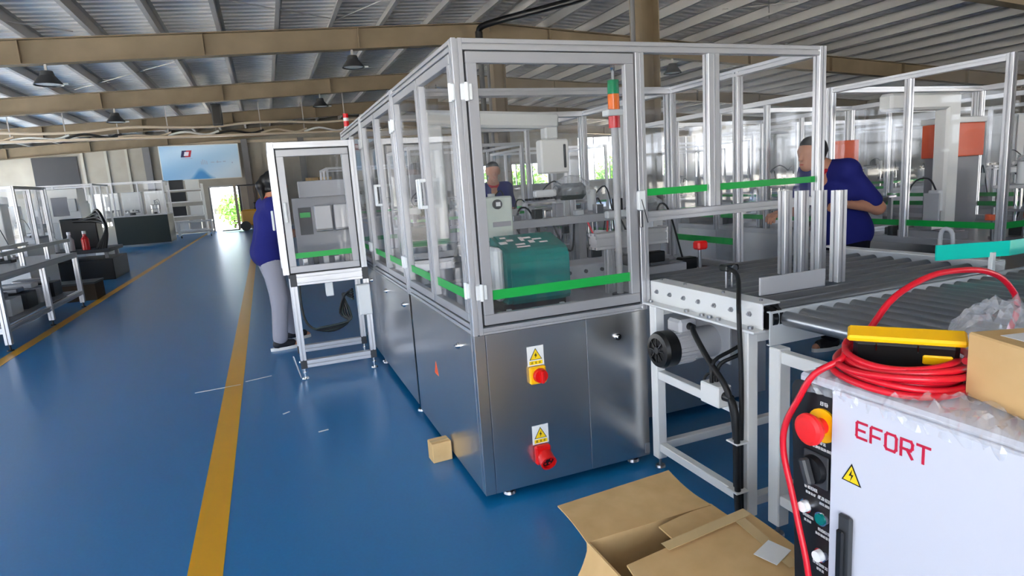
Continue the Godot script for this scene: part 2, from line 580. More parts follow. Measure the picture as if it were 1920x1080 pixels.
func build_walls() -> void:
	var top := func(x: float) -> float: return rafter_y(x) + 0.70
	var wb := structure("wall_back", "beige clad end wall with posts, banner and openings", Vector3(0, 0, ZB))
	var ob := [[-3.05, -1.85, 0.0, 2.05], [16.4, 19.6, 1.15, 3.7], [20.2, 23.4, 1.15, 3.5], [10.5, 14.5, 1.15, 2.4]]
	var ob2 := ob.duplicate()
	wall_pieces(wb, 2, ZB - 0.07, XL, XR, top, ob2, "wall_clad")
	window(1, 2, ZB - 0.07, 16.4, 19.6, 1.15, 3.7, 3, "wide end-wall window with greenery outside")
	window(2, 2, ZB - 0.07, 20.2, 23.4, 1.15, 3.5, 3, "end-wall window nearest the side wall")
	window(3, 2, ZB - 0.07, 10.5, 14.5, 1.15, 2.4, 4, "low end-wall window strip")
	# cladding ribs, dark bay and cover strips on the end wall
	part(wb, "dark_panel", bx(Vector3(-9.8, 0.0, ZB + 0.0), Vector3(-8.15, 3.72, ZB + 0.05)), "wall_dark")
	for x in [-7.95, -7.05, -6.25]:
		part(wb, "cover_strip", bx(Vector3(x - 0.05, 0, ZB), Vector3(x + 0.05, 4.0, ZB + 0.06)), "wall_low")
	for x in [-5.45, -1.35, 1.2]:
		part(wb, "wall_post", bx(Vector3(x - 0.14, 0, ZB), Vector3(x + 0.14, 4.2, ZB + 0.2)), "column_grey")
	var xx := -1.1
	while xx < 10.0:
		part(wb, "cladding_rib", bx(Vector3(xx, 2.2, ZB), Vector3(xx + 0.09, 4.25, ZB + 0.035)), "wall_clad")
		xx += 0.36
	part(wb, "wall_rail", bx(Vector3(XL, 4.05, ZB), Vector3(XR - 16, 4.17, ZB + 0.12)), "conduit")
	var dr := structure("door_1", "open doorway in the end wall with daylight outside", Vector3(-2.45, 0, ZB))
	var df := MB.new()
	df.span(Vector3(-3.13, 0, ZB - 0.14), Vector3(-3.05, 2.13, ZB + 0.03)); df.span(Vector3(-1.85, 0, ZB - 0.14), Vector3(-1.77, 2.13, ZB + 0.03)); df.span(Vector3(-3.05, 2.05, ZB - 0.14), Vector3(-1.85, 2.13, ZB + 0.03))
	part(dr, "door_frame", df, "alu_frame")
	part(dr, "door_leaf", bx(Vector3(-3.12, 0.02, ZB + 0.05), Vector3(-3.06, 2.04, ZB + 0.62)), "column_grey")
	# side walls with their window bands, front wall with added gateways
	var wl := structure("wall_left", "side wall with a long band of windows", Vector3(XL, 0, 0))
	var sl := []
	for i in 6: sl.append([-29.2 + 6.0 * i, -24.4 + 6.0 * i, 0.9 if i > 3 else 0.1, 3.2])
	wall_pieces(wl, 0, XL - 0.07, ZB, ZF, func(_z: float) -> float: return rafter_y(XL) + 0.70, sl, "wall_low")
	var n := 4
	for s in sl:
		window(n, 0, XL - 0.07, s[0], s[1], s[2], s[3], 4, "side window in the long band by the benches")
		n += 1
	var wr := structure("wall_right", "far side wall behind the second machine row", Vector3(XR, 0, 0))
	var sr := []
	for i in 1: sr.append([-29.2 + 6.0 * i, -24.4 + 6.0 * i, 0.9, 2.9])
	wall_pieces(wr, 0, XR + 0.07, ZB, ZF, func(_z: float) -> float: return rafter_y(XR) + 0.70, sr, "wall_clad")
	for s in sr:
		window(n, 0, XR + 0.07, s[0], s[1], s[2], s[3], 4, "side window in the far wall")
		n += 1
	var wf := structure("wall_front", "unseen front wall with two open gateways added to let daylight in", Vector3(0, 0, ZF))
	wall_pieces(wf, 2, ZF + 0.07, XL, XR, top, [[-9.5, -0.6, 0.0, 3.6], [12.0, 19.0, 0.0, 3.3]], "wall_clad")  # gateways out of view, added to bring daylight onto floor and machine fronts
	# shrubs outside the end windows and the doorway
	var proto: Node3D = null
	for s in [[15.4, -36.0, 1.5], [18.8, -37.0, 1.5], [22.2, -36.0, 1.5], [25.6, -36.5, 1.5], [12.0, -36.5, 1.5], [-5.0, -37.0, 1.0], [-2.5, -36.0, 1.0], [-0.0, -37.0, 1.0]]:
		if proto == null:
			proto = shrub("broad green shrub in the yard outside the end wall", "shrubs in the yard")
			proto.position = Vector3(s[0], -0.16, s[1])
		else:
			copy(proto, Vector3(s[0], -0.16, s[1]), s[0] * 1.7).scale = Vector3.ONE * s[2] / 1.5

func shrub(label: String, group: String) -> Node3D:
	var t := thing("shrub", label, "shrub", Vector3(), group)
	var st := MB.new()
	for i in 5:
		st.cyl(Vector3(0, 0, 0), Vector3(rng.randf_range(-0.7, 0.7), rng.randf_range(1.2, 2.2), rng.randf_range(-0.5, 0.5)), 0.05, 0.015, 6)
	part(t, "stem", st, "bark")
	var lf := MB.new()
	for i in 900:
		var d := Vector3(rng.randfn(), rng.randfn(), rng.randfn()).normalized()
		var p := Vector3(0, 1.5, 0) + d * Vector3(1.5, 1.4, 1.2) * pow(rng.randf(), 0.4)
		if p.y < 0.1: continue
		var u := Vector3(rng.randfn(), rng.randfn(), rng.randfn()).normalized()
		var w := u.cross(d).normalized() * 0.09
		u *= 0.16
		var nn := u.cross(w).normalized()
		lf.tri(p - w, p + u, p + w, nn, nn, nn); lf.tri(p - w, p + w, p - u, nn, nn, nn)
	var f := part(t, "foliage", lf, "leaf")
	f.set_meta("kind", "stuff")
	return t

func build_roof_services() -> void:
	# conduits and cable bundle that hang across the hall
	var c1 := MB.new()
	var p1 := []
	for i in 12: p1.append(Vector3(-9.0 + i * 1.15, 3.70 + 0.02 * i + 0.05 * sin(i * 1.9), -20.0))
	c1.tube(p1, 0.04, 8)
	solo("hanging_conduit", c1, "conduit", "pale sagging conduit hung across the hall under the rafters", "conduit")
	var t := thing("cable_tray", "tan cable tray with cable offcuts hung below the rear rafters", "cable tray", Vector3(-2, 3.6, -20.6))
	part(t, "tray", bx(Vector3(-9.5, 3.52, -20.75), Vector3(3.2, 3.58, -20.45)), "conduit")
	for i in 9:
		var x := -9.0 + i * 1.4
		part(t, "hanger", bx(Vector3(x, 3.58, -20.62), Vector3(x + 0.03, rafter_y(x) + 0.45, -20.59)), "purlin")
		var cb := MB.new()
		cb.tube([Vector3(x, 3.60, -20.6), Vector3(x + 0.5, 3.63 + rng.randf() * 0.1, -20.55), Vector3(x + 1.1, 3.60, -20.62), Vector3(x + 1.5, 3.70, -20.6)], 0.035, 6)
		part(t, "cable", cb, ["conduit", "plate_white", "black"][i % 3])
	var b := thing("ceiling_loudspeaker", "dark narrow box hanging from the rafter", "loudspeaker", Vector3(-1.85, 3.85, -19.9))
	part(b, "box", bx(Vector3(-2.0, 3.80, -20.05), Vector3(-1.7, 4.45, -19.75), 0.02), "grey_dark")
	part(b, "rod", cy(Vector3(-1.85, 4.45, -19.9), Vector3(-1.85, rafter_y(-1.85) + 0.46, -19.9), 0.015, 6), "purlin")
	part(b, "grille", bx(Vector3(-1.96, 3.84, -19.75), Vector3(-1.74, 4.41, -19.74)), "black")
	var dp := thing("drain_pipe", "black pipe running under the roof and down beside the ridge column", "pipe", Vector3(4.12, 0, -11.2))
	var dm := MB.new()
	dm.tube([Vector3(4.12, 4.70, -11.2), Vector3(4.14, 4.82, -11.1), Vector3(4.3, 4.82, -10.6), Vector3(4.75, 4.68, -9.0), Vector3(4.95, 4.55, -7.8), Vector3(4.95, 4.45, -6.6), Vector3(4.95, 4.40, -5.6)], 0.07, 10)
	part(dp, "sloping_run", dm, "black")
	part(dp, "downpipe", cy(Vector3(4.12, 0.0, -11.2), Vector3(4.12, 4.70, -11.2), 0.06, 12), "grey_dark")
	part(dp, "elbow", cy(Vector3(4.12, 4.55, -11.2), Vector3(4.12, 4.75, -11.2), 0.085, 12), "black")
	# high-bay lamps, switched off
	var lamps := [[-4.16, -11.5, "dark high-bay lamp under the tan rafter, above the benches"], [1.34, -11.5, "dark high-bay lamp under the tan rafter, above the machine row"], [-4.25, -17.5, "dark high-bay lamp under the second rafter, above the benches"], [1.15, -17.5, "dark high-bay lamp under the second rafter, above the machine row"], [9.5, -11.5, "dark high-bay lamp beyond the ridge columns"]]
	var proto: Node3D = null
	for l in lamps:
		var at := Vector3(l[0], rafter_y(l[0]), l[1])
		if proto == null:
			proto = thing("high_bay_lamp", l[2], "lamp", Vector3(), "high-bay lamps")
			part(proto, "bracket", bx(Vector3(-0.02, -0.12, -0.02), Vector3(0.02, 0, 0.02)), "purlin")
			var h := MB.new()
			h.lathe([Vector2(0.03, -0.11), Vector2(0.10, -0.12), Vector2(0.12, -0.20), Vector2(0.24, -0.36), Vector2(0.235, -0.365), Vector2(0.11, -0.21), Vector2(0.0, -0.21)], Vector3(), Basis(), 18)
			part(proto, "housing", h, "grey_dark")
			part(proto, "lens", cy(Vector3(0, -0.345, 0), Vector3(0, -0.33, 0), 0.2, 18), "plate_white")
			var ear := MB.new(); ear.box(Vector3(0.27, -0.345, 0), Vector3(0.09, 0.035, 0.06), 0.006)
			part(proto, "end_cap", ear, "plate_white")
			proto.position = at
		else: copy(proto, at, 0, l[2])
	# banner on the end wall
	var bt := thing("banner", "pale blue banner with a red and navy emblem on the end wall", "banner", Vector3(-3.3, 2.5, ZB + 0.22))
	var fr := MB.new()
	fr.span(Vector3(-4.95, 2.44, ZB + 0.2), Vector3(-1.62, 4.02, ZB + 0.24))
	part(bt, "board", fr, "plate_white")
	var im := Image.create(330, 158, false, Image.FORMAT_RGB8)
	for y in 158:
		for x in 330:
			var u := x / 330.0
			var v := y / 158.0
			var c := Color(0.52, 0.70, 0.86).lerp(Color(0.80, 0.88, 0.95), clampf(0.25 + 0.6 * u + 0.25 * sin(v * 5.0 + u * 4.0), 0, 1))
			var wv := v - (0.97 - 0.28 * exp(-pow((u - 0.48) / 0.10, 2)) + 0.05 * sin(u * 9.0))
			if wv > 0 and u > 0.26 and u < 0.66: c = c.lerp(Color(0.22, 0.52, 0.78), clampf(wv * 6.0, 0, 0.9))
			im.set_pixel(x, y, c)
	var paint := func(poly: PackedVector2Array, col: Color) -> void:
		for y in 158:
			for x in 330:
				if Geometry2D.is_point_in_polygon(Vector2(x, y), poly): im.set_pixel(x, y, col)
	paint.call(PackedVector2Array([Vector2(92, 22), Vector2(132, 22), Vector2(124, 52), Vector2(84, 52)]), Color(0.70, 0.12, 0.20))
	paint.call(PackedVector2Array([Vector2(92, 22), Vector2(110, 22), Vector2(100, 52), Vector2(84, 52)]), Color(0.16, 0.15, 0.32))
	paint.call(PackedVector2Array([Vector2(102, 28), Vector2(121, 28), Vector2(116, 46), Vector2(97, 46)]), Color(0.88, 0.86, 0.92))
	for g in [[84, 58, 132, 61], [165, 74, 168, 90], [172, 66, 175, 90], [180, 70, 183, 90], [188, 74, 191, 90], [206, 80, 222, 83], [228, 80, 252, 83], [234, 74, 237, 86], [258, 78, 270, 82], [296, 84, 300, 90]]:
		for y in range(g[1], g[3]):
			for x in range(g[0], g[2]): im.set_pixel(x, y, Color(0.62, 0.66, 0.78))
	var bm := StandardMaterial3D.new()
	bm.albedo_texture = ImageTexture.create_from_image(im)
	bm.roughness = 0.6
	var q := QuadMesh.new()
	q.size = Vector2(3.27, 1.52)
	q.material = bm
	var qi := MeshInstance3D.new()
	qi.name = "print"
	qi.mesh = q
	qi.position = Vector3(-3.285, 3.23, ZB + 0.243) - bt.position
	bt.add_child(qi)

# ---------------------------------------------------------------- machine cells
func frame_mb(p0: Vector3, U: Vector3, w: float, h: float, N: Vector3, fw: float, dep: float) -> MB:
	var mb := MB.new()
	var B := Basis(U, Vector3.UP, N)
	var o := p0 - N * (dep / 2)
	mb.box(o + U * (w / 2) + Vector3.UP * (h - fw / 2), Vector3(w, fw, dep), 0.002, B)
	mb.box(o + U * (w / 2) + Vector3.UP * (fw / 2), Vector3(w, fw, dep), 0.002, B)
	for u in [fw / 2, w - fw / 2]:
		mb.box(o + U * u + Vector3.UP * (h / 2), Vector3(fw, h - 2 * fw, dep), 0.002, B)
	return mb

func pane_mb(p0: Vector3, U: Vector3, w: float, h: float, N: Vector3, back := 0.018) -> MB:
	var mb := MB.new()
	mb.box(p0 + U * (w / 2) + Vector3.UP * (h / 2) - N * back, Vector3(w, h, 0.004), 0.0, Basis(U, Vector3.UP, N))
	return mb

func tape_mb(p0: Vector3, U: Vector3, w: float, y: float, N: Vector3, hh := 0.042, back := 0.0145) -> MB:
	var mb := MB.new()
	mb.box(Vector3(p0.x, y, p0.z) + U * (w / 2) - N * back, Vector3(w, hh, 0.001), 0.0, Basis(U, Vector3.UP, N))
	return mb

func hinged_door(t: Node3D, p0: Vector3, U: Vector3, w: float, h: float, N: Vector3, handle: float, hinge: float, tape_y: float, fw := 0.04) -> void:
	# a black seal fills the gap round the leaf
	part(t, "door_seal", frame_mb(p0 - N * 0.012, U, w, h, N, 0.012, 0.012), "rubber")
	p0 += U * 0.008 + Vector3.UP * 0.008
	w -= 0.016
	h -= 0.016
	var d := part(t, "door", frame_mb(p0, U, w, h, N, fw, 0.03), "alu_frame")
	part(d, "pane", pane_mb(p0 + U * (fw - 0.003) + Vector3.UP * (fw - 0.003), U, w - 2 * fw + 0.006, h - 2 * fw + 0.006, N), "glass")
	if tape_y > 0: part(d, "tape", tape_mb(p0 + U * fw, U, w - 2 * fw, tape_y, N), "tape_green", "green marking tape")
	var B := Basis(U, Vector3.UP, N)
	if handle >= 0:
		var hm := MB.new()
		var c := p0 + U * handle + Vector3.UP * (h * 0.5)
		hm.box(c + N * 0.032, Vector3(0.018, 0.15, 0.014), 0.004, B)
		hm.box(c + N * 0.015 + Vector3.UP * 0.066, Vector3(0.018, 0.018, 0.03), 0.002, B)
		hm.box(c + N * 0.015 - Vector3.UP * 0.066, Vector3(0.018, 0.018, 0.03), 0.002, B)
		part(d, "handle", hm, "plate_white", "white pull handle")
	if hinge > -1:
		for y in [h * 0.13, h * 0.86]:
			var hg := MB.new()
			hg.box(p0 + U * hinge + Vector3.UP * y + N * 0.006, Vector3(0.05, 0.065, 0.012), 0.003, B)
			hg.cyl(p0 + U * hinge + Vector3.UP * (y - 0.036) + N * 0.012, p0 + U * hinge + Vector3.UP * (y + 0.036) + N * 0.012, 0.009, 0.009, 10)
			part(d, "hinge", hg, "plate_white")

func lock(t: Node3D, c: Vector3, N: Vector3) -> void:
	var mb := MB.new()
	mb.cyl(c, c + N * 0.012, 0.018, 0.016, 14)
	mb.cyl(c + N * 0.012, c + N * 0.022, 0.010, 0.009, 10)
	part(t, "quarter_turn_lock", mb, "chrome")

func face_of(f: String, x0: float, x1: float, z0: float, z1: float) -> Array:   # p0, U, N, width
	match f:
		"front": return [Vector3(x0, 0, z1), Vector3.RIGHT, Vector3.BACK, x1 - x0]
		"left": return [Vector3(x0, 0, z0), Vector3.BACK, Vector3.LEFT, z1 - z0]
		"right": return [Vector3(x1, 0, z1), Vector3.FORWARD, Vector3.RIGHT, z1 - z0]
	return [Vector3(x1, 0, z0), Vector3.LEFT, Vector3.FORWARD, x1 - x0]

func cell(t: Node3D, x0: float, x1: float, z0: float, z1: float, H: float, base: float, faces: Dictionary, panel_mat := "stainless", tape := 0.945) -> void:
	var s := 0.0225
	for q in [[x0 + s, z1 - s], [x1 - s, z1 - s], [x0 + s, z0 + s], [x1 - s, z0 + s]]:
		bar(t, "post", Vector3(q[0], base, q[1]), Vector3(q[0], H, q[1]))
		var ft := MB.new()
		ft.cyl(Vector3(q[0], 0, q[1]), Vector3(q[0], 0.012, q[1]), 0.03, 0.026, 14)
		ft.cyl(Vector3(q[0], 0.012, q[1]), Vector3(q[0], 0.05, q[1]), 0.008, 0.008, 8)
		part(t, "levelling_foot", ft, "steel")
	for y in [base + s, H - s]:
		for z in [z1 - s, z0 + s]: bar(t, "rail", Vector3(x0 + 0.045, y, z), Vector3(x1 - 0.045, y, z))
		for x in [x0 + s, x1 - s]: bar(t, "rail", Vector3(x, y, z0 + 0.045), Vector3(x, y, z1 - 0.045))
	part(t, "table_plate", bx(Vector3(x0 + 0.046, base - 0.02, z0 + 0.046), Vector3(x1 - 0.046, base + 0.004, z1 - 0.046)), "steel")
	for f in faces:
		var k: String = faces[f]
		var a := face_of(f, x0, x1, z0, z1)
		var p0: Vector3 = a[0]
		var U: Vector3 = a[1]
		var N: Vector3 = a[2]
		var w: float = a[3]
		var y0 := base + 0.047
		var h := H - 0.047 - y0
		if k.begins_with("panes"):
			var cnt := int(k.right(1))
			var pw := (w - 0.09 - 0.045 * (cnt - 1)) / cnt
			for i in cnt:
				var u := 0.045 + i * (pw + 0.045)
				if i > 0: bar(t, "post", p0 + U * (u - s) - N * s + Vector3.UP * (base + 0.045), p0 + U * (u - s) - N * s + Vector3.UP * (H - 0.045))
				part(t, "pane", pane_mb(p0 + U * u + Vector3.UP * y0, U, pw, h, N, 0.0225), "glass")
				if tape > 0: part(t, "tape", tape_mb(p0 + U * u, U, pw, tape, N, 0.042, 0.019), "tape_green", "green marking tape")
		elif k == "doors":
			var dw := (w - 0.094 - 0.004) / 2
			hinged_door(t, p0 + U * 0.047 + Vector3.UP * y0, U, dw, h, N, dw - 0.02, -0.02, tape)
			hinged_door(t, p0 + U * (0.051 + dw) + Vector3.UP * y0, U, dw, h, N, 0.02, dw + 0.02, tape)
		if k != "none":
			var pm := MB.new()
			pm.box(p0 + U * (w / 2) + Vector3.UP * ((base + 0.05) / 2) - N * 0.002, Vector3(w - 0.004, base - 0.052, 0.004), 0.0, Basis(U, Vector3.UP, N))
			part(t, "base_panel", pm, panel_mat)

func warning_sign(t: Node3D, c: Vector3) -> void:      # white plate with a yellow triangle, facing +z; c is the plate's centre
	var p := part(t, "warning_plate", bx(c - Vector3(0.040, 0.045, 0), c + Vector3(0.040, 0.045, 0.002)), "paper", "white plate with a yellow electric warning triangle")
	var g := MB.new(); g.extrude(PackedVector2Array([Vector2(-0.031, -0.018), Vector2(0.031, -0.018), Vector2(0, 0.036)]), 0.0008, c + Vector3(0, 0, 0.002)); part(p, "triangle_border", g, "grey_dark")
	g = MB.new(); g.extrude(PackedVector2Array([Vector2(-0.026, -0.0155), Vector2(0.026, -0.0155), Vector2(0, 0.0305)]), 0.0008, c + Vector3(0, 0, 0.0026)); part(p, "triangle", g, "yellow_sign")
	g = MB.new(); g.extrude(PackedVector2Array([Vector2(0.003, 0.017), Vector2(-0.007, 0.001), Vector2(-0.001, 0.002), Vector2(-0.003, -0.011), Vector2(0.007, 0.006), Vector2(0.001, 0.005)]), 0.0006, c + Vector3(0, 0, 0.0034)); part(p, "bolt", g, "black")
	part(p, "caption_bar", bx(c + Vector3(-0.032, -0.040, 0.002), c + Vector3(0.032, -0.023, 0.0028)), "yellow_sign")
	for i in 3:
		g = MB.new()
		var cc := c + Vector3(-0.019 + i * 0.019, -0.0315, 0.0028)
		glyph(g, cc, 0.011, 40 + i, Basis())
		part(p, "caption_mark", g, "black")

# a small block of pen strokes, like a printed character seen too small to read
func glyph(mb: MB, c: Vector3, s: float, sd: int, B: Basis) -> void:
	var r := RandomNumberGenerator.new()
	r.seed = sd
	for k in 3: mb.box(c + B * Vector3(r.randf_range(-0.1, 0.1) * s, (k - 1) * 0.36 * s, 0.0003), Vector3(s * r.randf_range(0.55, 0.95), s * 0.13, 0.0006), 0.0, B)
	for k in 2: mb.box(c + B * Vector3((k - 0.5) * s * r.randf_range(0.3, 0.8), 0, 0.0003), Vector3(s * 0.13, s * r.randf_range(0.6, 0.98), 0.0006), 0.0, B)

func build_line() -> void:
	# the near cell: corner at the origin, front along +x, left side along -z
	var t := thing("machine_cell", "glazed aluminium-framed machine cell with stainless base, red rotary switch and teal unit inside", "machine", Vector3(1.0, 0, -0.65), "machine cells of the near row")
	var H := 1.995
	var s := 0.0225
	for q in [[s, -s, 0.775], [1.972, -s, 1.19], [s, -1.2775, 0.775], [1.972, -1.2775, 0.78], [1.972, -0.62, 0.78]]:
		bar(t, "post", Vector3(q[0], q[2], q[1]), Vector3(q[0], H, q[1]))
	bar(t, "post", Vector3(0.872, 0.775, -s), Vector3(0.872, 1.95, -s))
	bar(t, "post", Vector3(1.283, 1.24, -s), Vector3(1.283, 1.95, -s), 0.065, 0.045)
	bar(t, "rail", Vector3(0.045, H - s, -s), Vector3(1.95, H - s, -s))
	bar(t, "rail", Vector3(0.895, 1.215, -s), Vector3(1.995, 1.215, -s))
	bar(t, "rail", Vector3(0.045, H - s, -1.2775), Vector3(1.95, H - s, -1.2775))
	bar(t, "rail", Vector3(0.045, 0.80 - s / 2, -1.2775), Vector3(1.95, 0.80 - s / 2, -1.2775))
	bar(t, "rail", Vector3(0.045, 0.790, -s), Vector3(0.850, 0.790, -s), 0.03)
	for x in [s, 1.972]:
		bar(t, "rail", Vector3(x, H - s, -1.255), Vector3(x, H - s, -0.045))
	bar(t, "rail", Vector3(s, 0.7975, -1.255), Vector3(s, 0.7975, -0.045))
	bar(t, "rail", Vector3(1.972, 0.7975, -1.255), Vector3(1.972, 0.7975, -0.42))
	# front door and the two hung panes
	hinged_door(t, Vector3(0.047, 0.808, 0), Vector3.RIGHT, 0.80, 1.145, Vector3.BACK, -1, -0.008, 0.942, 0.045)
	var ld := part(t, "door_lock", bx(Vector3(0.832, 1.25, 0.0), Vector3(0.872, 1.34, 0.022), 0.004), "plate_white")
	part(ld, "latch", bx(Vector3(0.845, 1.17, 0.0), Vector3(0.862, 1.25, 0.012), 0.003), "steel")
	var ch := MB.new()
	ch.tube([Vector3(0.846, 1.30, 0.024), Vector3(0.862, 1.24, 0.026), Vector3(0.885, 1.19, 0.012)], 0.002, 5)
	part(t, "tether", ch, "black")
	for q in [[0.895, 0.355], [1.316, 0.634]]:
		part(t, "pane", pane_mb(Vector3(q[0], 1.238, 0), Vector3.RIGHT, q[1], 0.712, Vector3.BACK, 0.0225), "glass")
		part(t, "tape", tape_mb(Vector3(q[0], 0, 0), Vector3.RIGHT, q[1], 1.328, Vector3.BACK, 0.032, 0.019), "tape_green", "green marking tape")
	# left side: a pair of doors
	hinged_door(t, Vector3(0, 0.822, -1.255), Vector3.BACK, 0.61, 1.13, Vector3.LEFT, 0.588, -0.02, 0.943)
	hinged_door(t, Vector3(0, 0.822, -0.643), Vector3.BACK, 0.596, 1.13, Vector3.LEFT, 0.022, 0.612, 0.943)
	for q in [[-1.255, 0.613], [-0.60, 0.555]]:
		part(t, "pane", pane_mb(Vector3(1.995, 0.822, q[0] + q[1]), Vector3.FORWARD, q[1], 1.13, Vector3.RIGHT, 0.0225), "glass")
	part(t, "tape", tape_mb(Vector3(1.995, 0, -0.642), Vector3.FORWARD, 0.613, 0.95, Vector3.RIGHT, 0.042, 0.019), "tape_green")
	# stainless base: corner strip, switch panel, plain panel, left side
	part(t, "table_plate", bx(Vector3(0.046, 0.76, -1.255), Vector3(0.868, 0.782, -0.046)), "steel")
	part(t, "table_plate", bx(Vector3(0.868, 0.74, -1.255), Vector3(1.95, 0.762, -0.40)), "steel")
	part(t, "corner_strip", bx(Vector3(0.0, 0.036, -0.006), Vector3(0.049, 0.774, 0.0), 0.001), "stainless")
	part(t, "base_panel", bx(Vector3(0.052, 0.036, -0.006), Vector3(0.540, 0.774, 0.0), 0.001), "stainless")
	part(t, "base_panel", bx(Vector3(0.542, 0.036, -0.006), Vector3(0.868, 0.774, 0.0), 0.001), "stainless")
	part(t, "corner_clip", bx(Vector3(0.842, 0.05, 0.0), Vector3(0.866, 0.10, 0.004)), "alu_frame")
	part(t, "corner_strip", bx(Vector3(0.0, 0.036, -0.040), Vector3(0.006, 0.774, -0.0065), 0.001), "stainless")
	part(t, "base_panel", bx(Vector3(0.0, 0.036, -1.25), Vector3(0.006, 0.774, -0.043), 0.001), "stainless")
	part(t, "base_panel", bx(Vector3(0.862, 0.036, -0.40), Vector3(0.868, 0.74, -0.008), 0.001), "stainless")
	part(t, "base_panel", bx(Vector3(0.868, 0.036, -0.406), Vector3(1.99, 0.74, -0.40), 0.001), "stainless")
	part(t, "base_panel", bx(Vector3(1.984, 0.036, -1.29), Vector3(1.99, 0.774, -0.406), 0.001), "stainless")
	for q in [[0.13, -0.05], [0.80, -0.05], [0.06, -1.2], [1.9, -1.2], [1.9, -0.45]]:
		var ft := MB.new()
		ft.cyl(Vector3(q[0], 0, q[1]), Vector3(q[0], 0.012, q[1]), 0.03, 0.026, 14)
		ft.cyl(Vector3(q[0], 0.012, q[1]), Vector3(q[0], 0.06, q[1]), 0.009, 0.009, 8)
		part(t, "levelling_foot", ft, "steel")
	lock(t, Vector3(0.704, 0.668, 0), Vector3.BACK)
	lock(t, Vector3(0, 0.68, -0.25), Vector3.LEFT)
	# warning plates, rotary switch, red socket
	warning_sign(t, Vector3(0.280, 0.645, 0.0))
	var sw := part(t, "rotary_switch", bx(Vector3(0.241, 0.518, 0), Vector3(0.321, 0.598, 0.022), 0.006), "yellow", "red and yellow rotary main switch")
	var kn := MB.new()
	kn.cyl(Vector3(0.287, 0.558, 0.022), Vector3(0.287, 0.558, 0.042), 0.034, 0.031, 22)
	kn.box(Vector3(0.287, 0.558, 0.050), Vector3(0.016, 0.058, 0.022), 0.004)
	part(sw, "knob", kn, "red")
	warning_sign(t, Vector3(0.281, 0.272, 0.0))
	var so := part(t, "power_socket", bx(Vector3(0.243, 0.135, 0), Vector3(0.319, 0.226, 0.03), 0.008), "red", "red five-pin industrial socket")
	var co := MB.new()
	var tilt := Basis(Vector3.RIGHT, 0.35)
	co.lathe([Vector2(0.0, 0.0), Vector2(0.038, 0.0), Vector2(0.038, 0.05), Vector2(0.030, 0.05), Vector2(0.030, 0.03), Vector2(0.0, 0.03)], Vector3(0.287, 0.172, 0.02), tilt * Basis(Vector3.RIGHT, PI / 2), 22)
	part(so, "collar", co, "red")
	var fc := MB.new()
	fc.cyl(Vector3(0.287, 0.172, 0.02) + tilt * Vector3(0, 0, 0.028), Vector3(0.287, 0.172, 0.02) + tilt * Vector3(0, 0, 0.034), 0.029, 0.029, 18)
	part(so, "socket_face", fc, "black")
	for i in 5:
		var an := TAU * i / 5 + 0.3
		var pc := Vector3(0.287, 0.172, 0.02) + tilt * Vector3(cos(an) * 0.017, sin(an) * 0.017, 0.034)
		part(so, "pin_hole", cy(pc, pc + tilt * Vector3(0, 0, 0.003), 0.0055, 8), "red")
	var tg := MB.new()
	tg.extrude(PackedVector2Array([Vector2(-0.04, -0.035), Vector2(0.04, -0.035), Vector2(0, 0.04)]), 0.001, Vector3(-0.001, 0.44, -0.74), Basis(Vector3.BACK, Vector3.UP, Vector3.RIGHT))
	part(t, "warning_sticker", tg, "orange", "orange triangular warning sticker")
	# the cells behind it in the same row
	var names := ["second glazed machine cell of the row, right behind the cell with the teal unit", "third glazed machine cell of the row, beside the worker in grey trousers"]
	for i in 2:
		var z1 := -1.302 - 1.3 * i
		var z0 := z1 - 1.296
		var c := thing("machine_cell", names[i], "machine", Vector3(1.0, 0, (z0 + z1) / 2), "machine cells of the near row")
		cell(c, 0.0, 1.995, z0, z1, H, 0.775, {"left": "doors", "right": "panes2", "back": "panes2" if i else "none"})
		lock(c, Vector3(0, 0.68, z1 - 0.16), Vector3.LEFT)
		lock(c, Vector3(0, 0.68, z0 + 0.5), Vector3.LEFT)
	# second row, behind the conveyor
	var rn := ["glazed cell of the second row facing the roller conveyor, with orange parts inside", "second cell of the second row, behind the worker in dark trousers", "last cell of the second row, next before the tan column"]
	for i in 3:
		var z1 := -0.06 - 1.36 * i
		var z0 := z1 - 1.356
		var c := thing("machine_cell", rn[i], "machine", Vector3(4.6, 0, (z0 + z1) / 2), "machine cells of the second row")
		cell(c, 3.6, 5.5, z0, z1, 2.0, 0.78, {"left": "panes2", "right": "panes2", "front": "panes2" if i == 0 else "none", "back": "panes2" if i == 2 else "none"}, "stainless", 0.93)
	# signal tower standing inside the near cell
	t = thing("signal_tower", "green, amber and red signal tower inside the near machine cell", "signal light", Vector3(0.965, 0.762, -0.42))
	var X := 0.985
	var Z := -0.42
	part(t, "pole", cy(Vector3(X, 0.762, Z), Vector3(X, 1.66, Z), 0.018, 12), "grey_light")
	part(t, "foot", cy(Vector3(X, 0.762, Z), Vector3(X, 0.78, Z), 0.045, 16), "black")
	part(t, "red_lens", cy(Vector3(X, 1.66, Z), Vector3(X, 1.72, Z), 0.030, 18), "lamp_red")
	part(t, "bracket", bx(Vector3(X - 0.055, 1.72, Z - 0.03), Vector3(X + 0.035, 1.752, Z + 0.035), 0.004), "plate_white")
	part(t, "amber_lens", cy(Vector3(X, 1.752, Z), Vector3(X, 1.83, Z), 0.030, 18), "lamp_amber")
	part(t, "green_lens", cy(Vector3(X, 1.832, Z), Vector3(X, 1.90, Z), 0.030, 18), "lamp_green")
	part(t, "stem", cy(Vector3(X, 1.90, Z), Vector3(X, 1.945, Z), 0.008, 10), "grey_light")
	var dm := MB.new()
	dm.ball(Vector3(X, 1.962, Z), Vector3(0.013, 0.022, 0.013), 12)
	part(t, "finial", dm, "chrome")
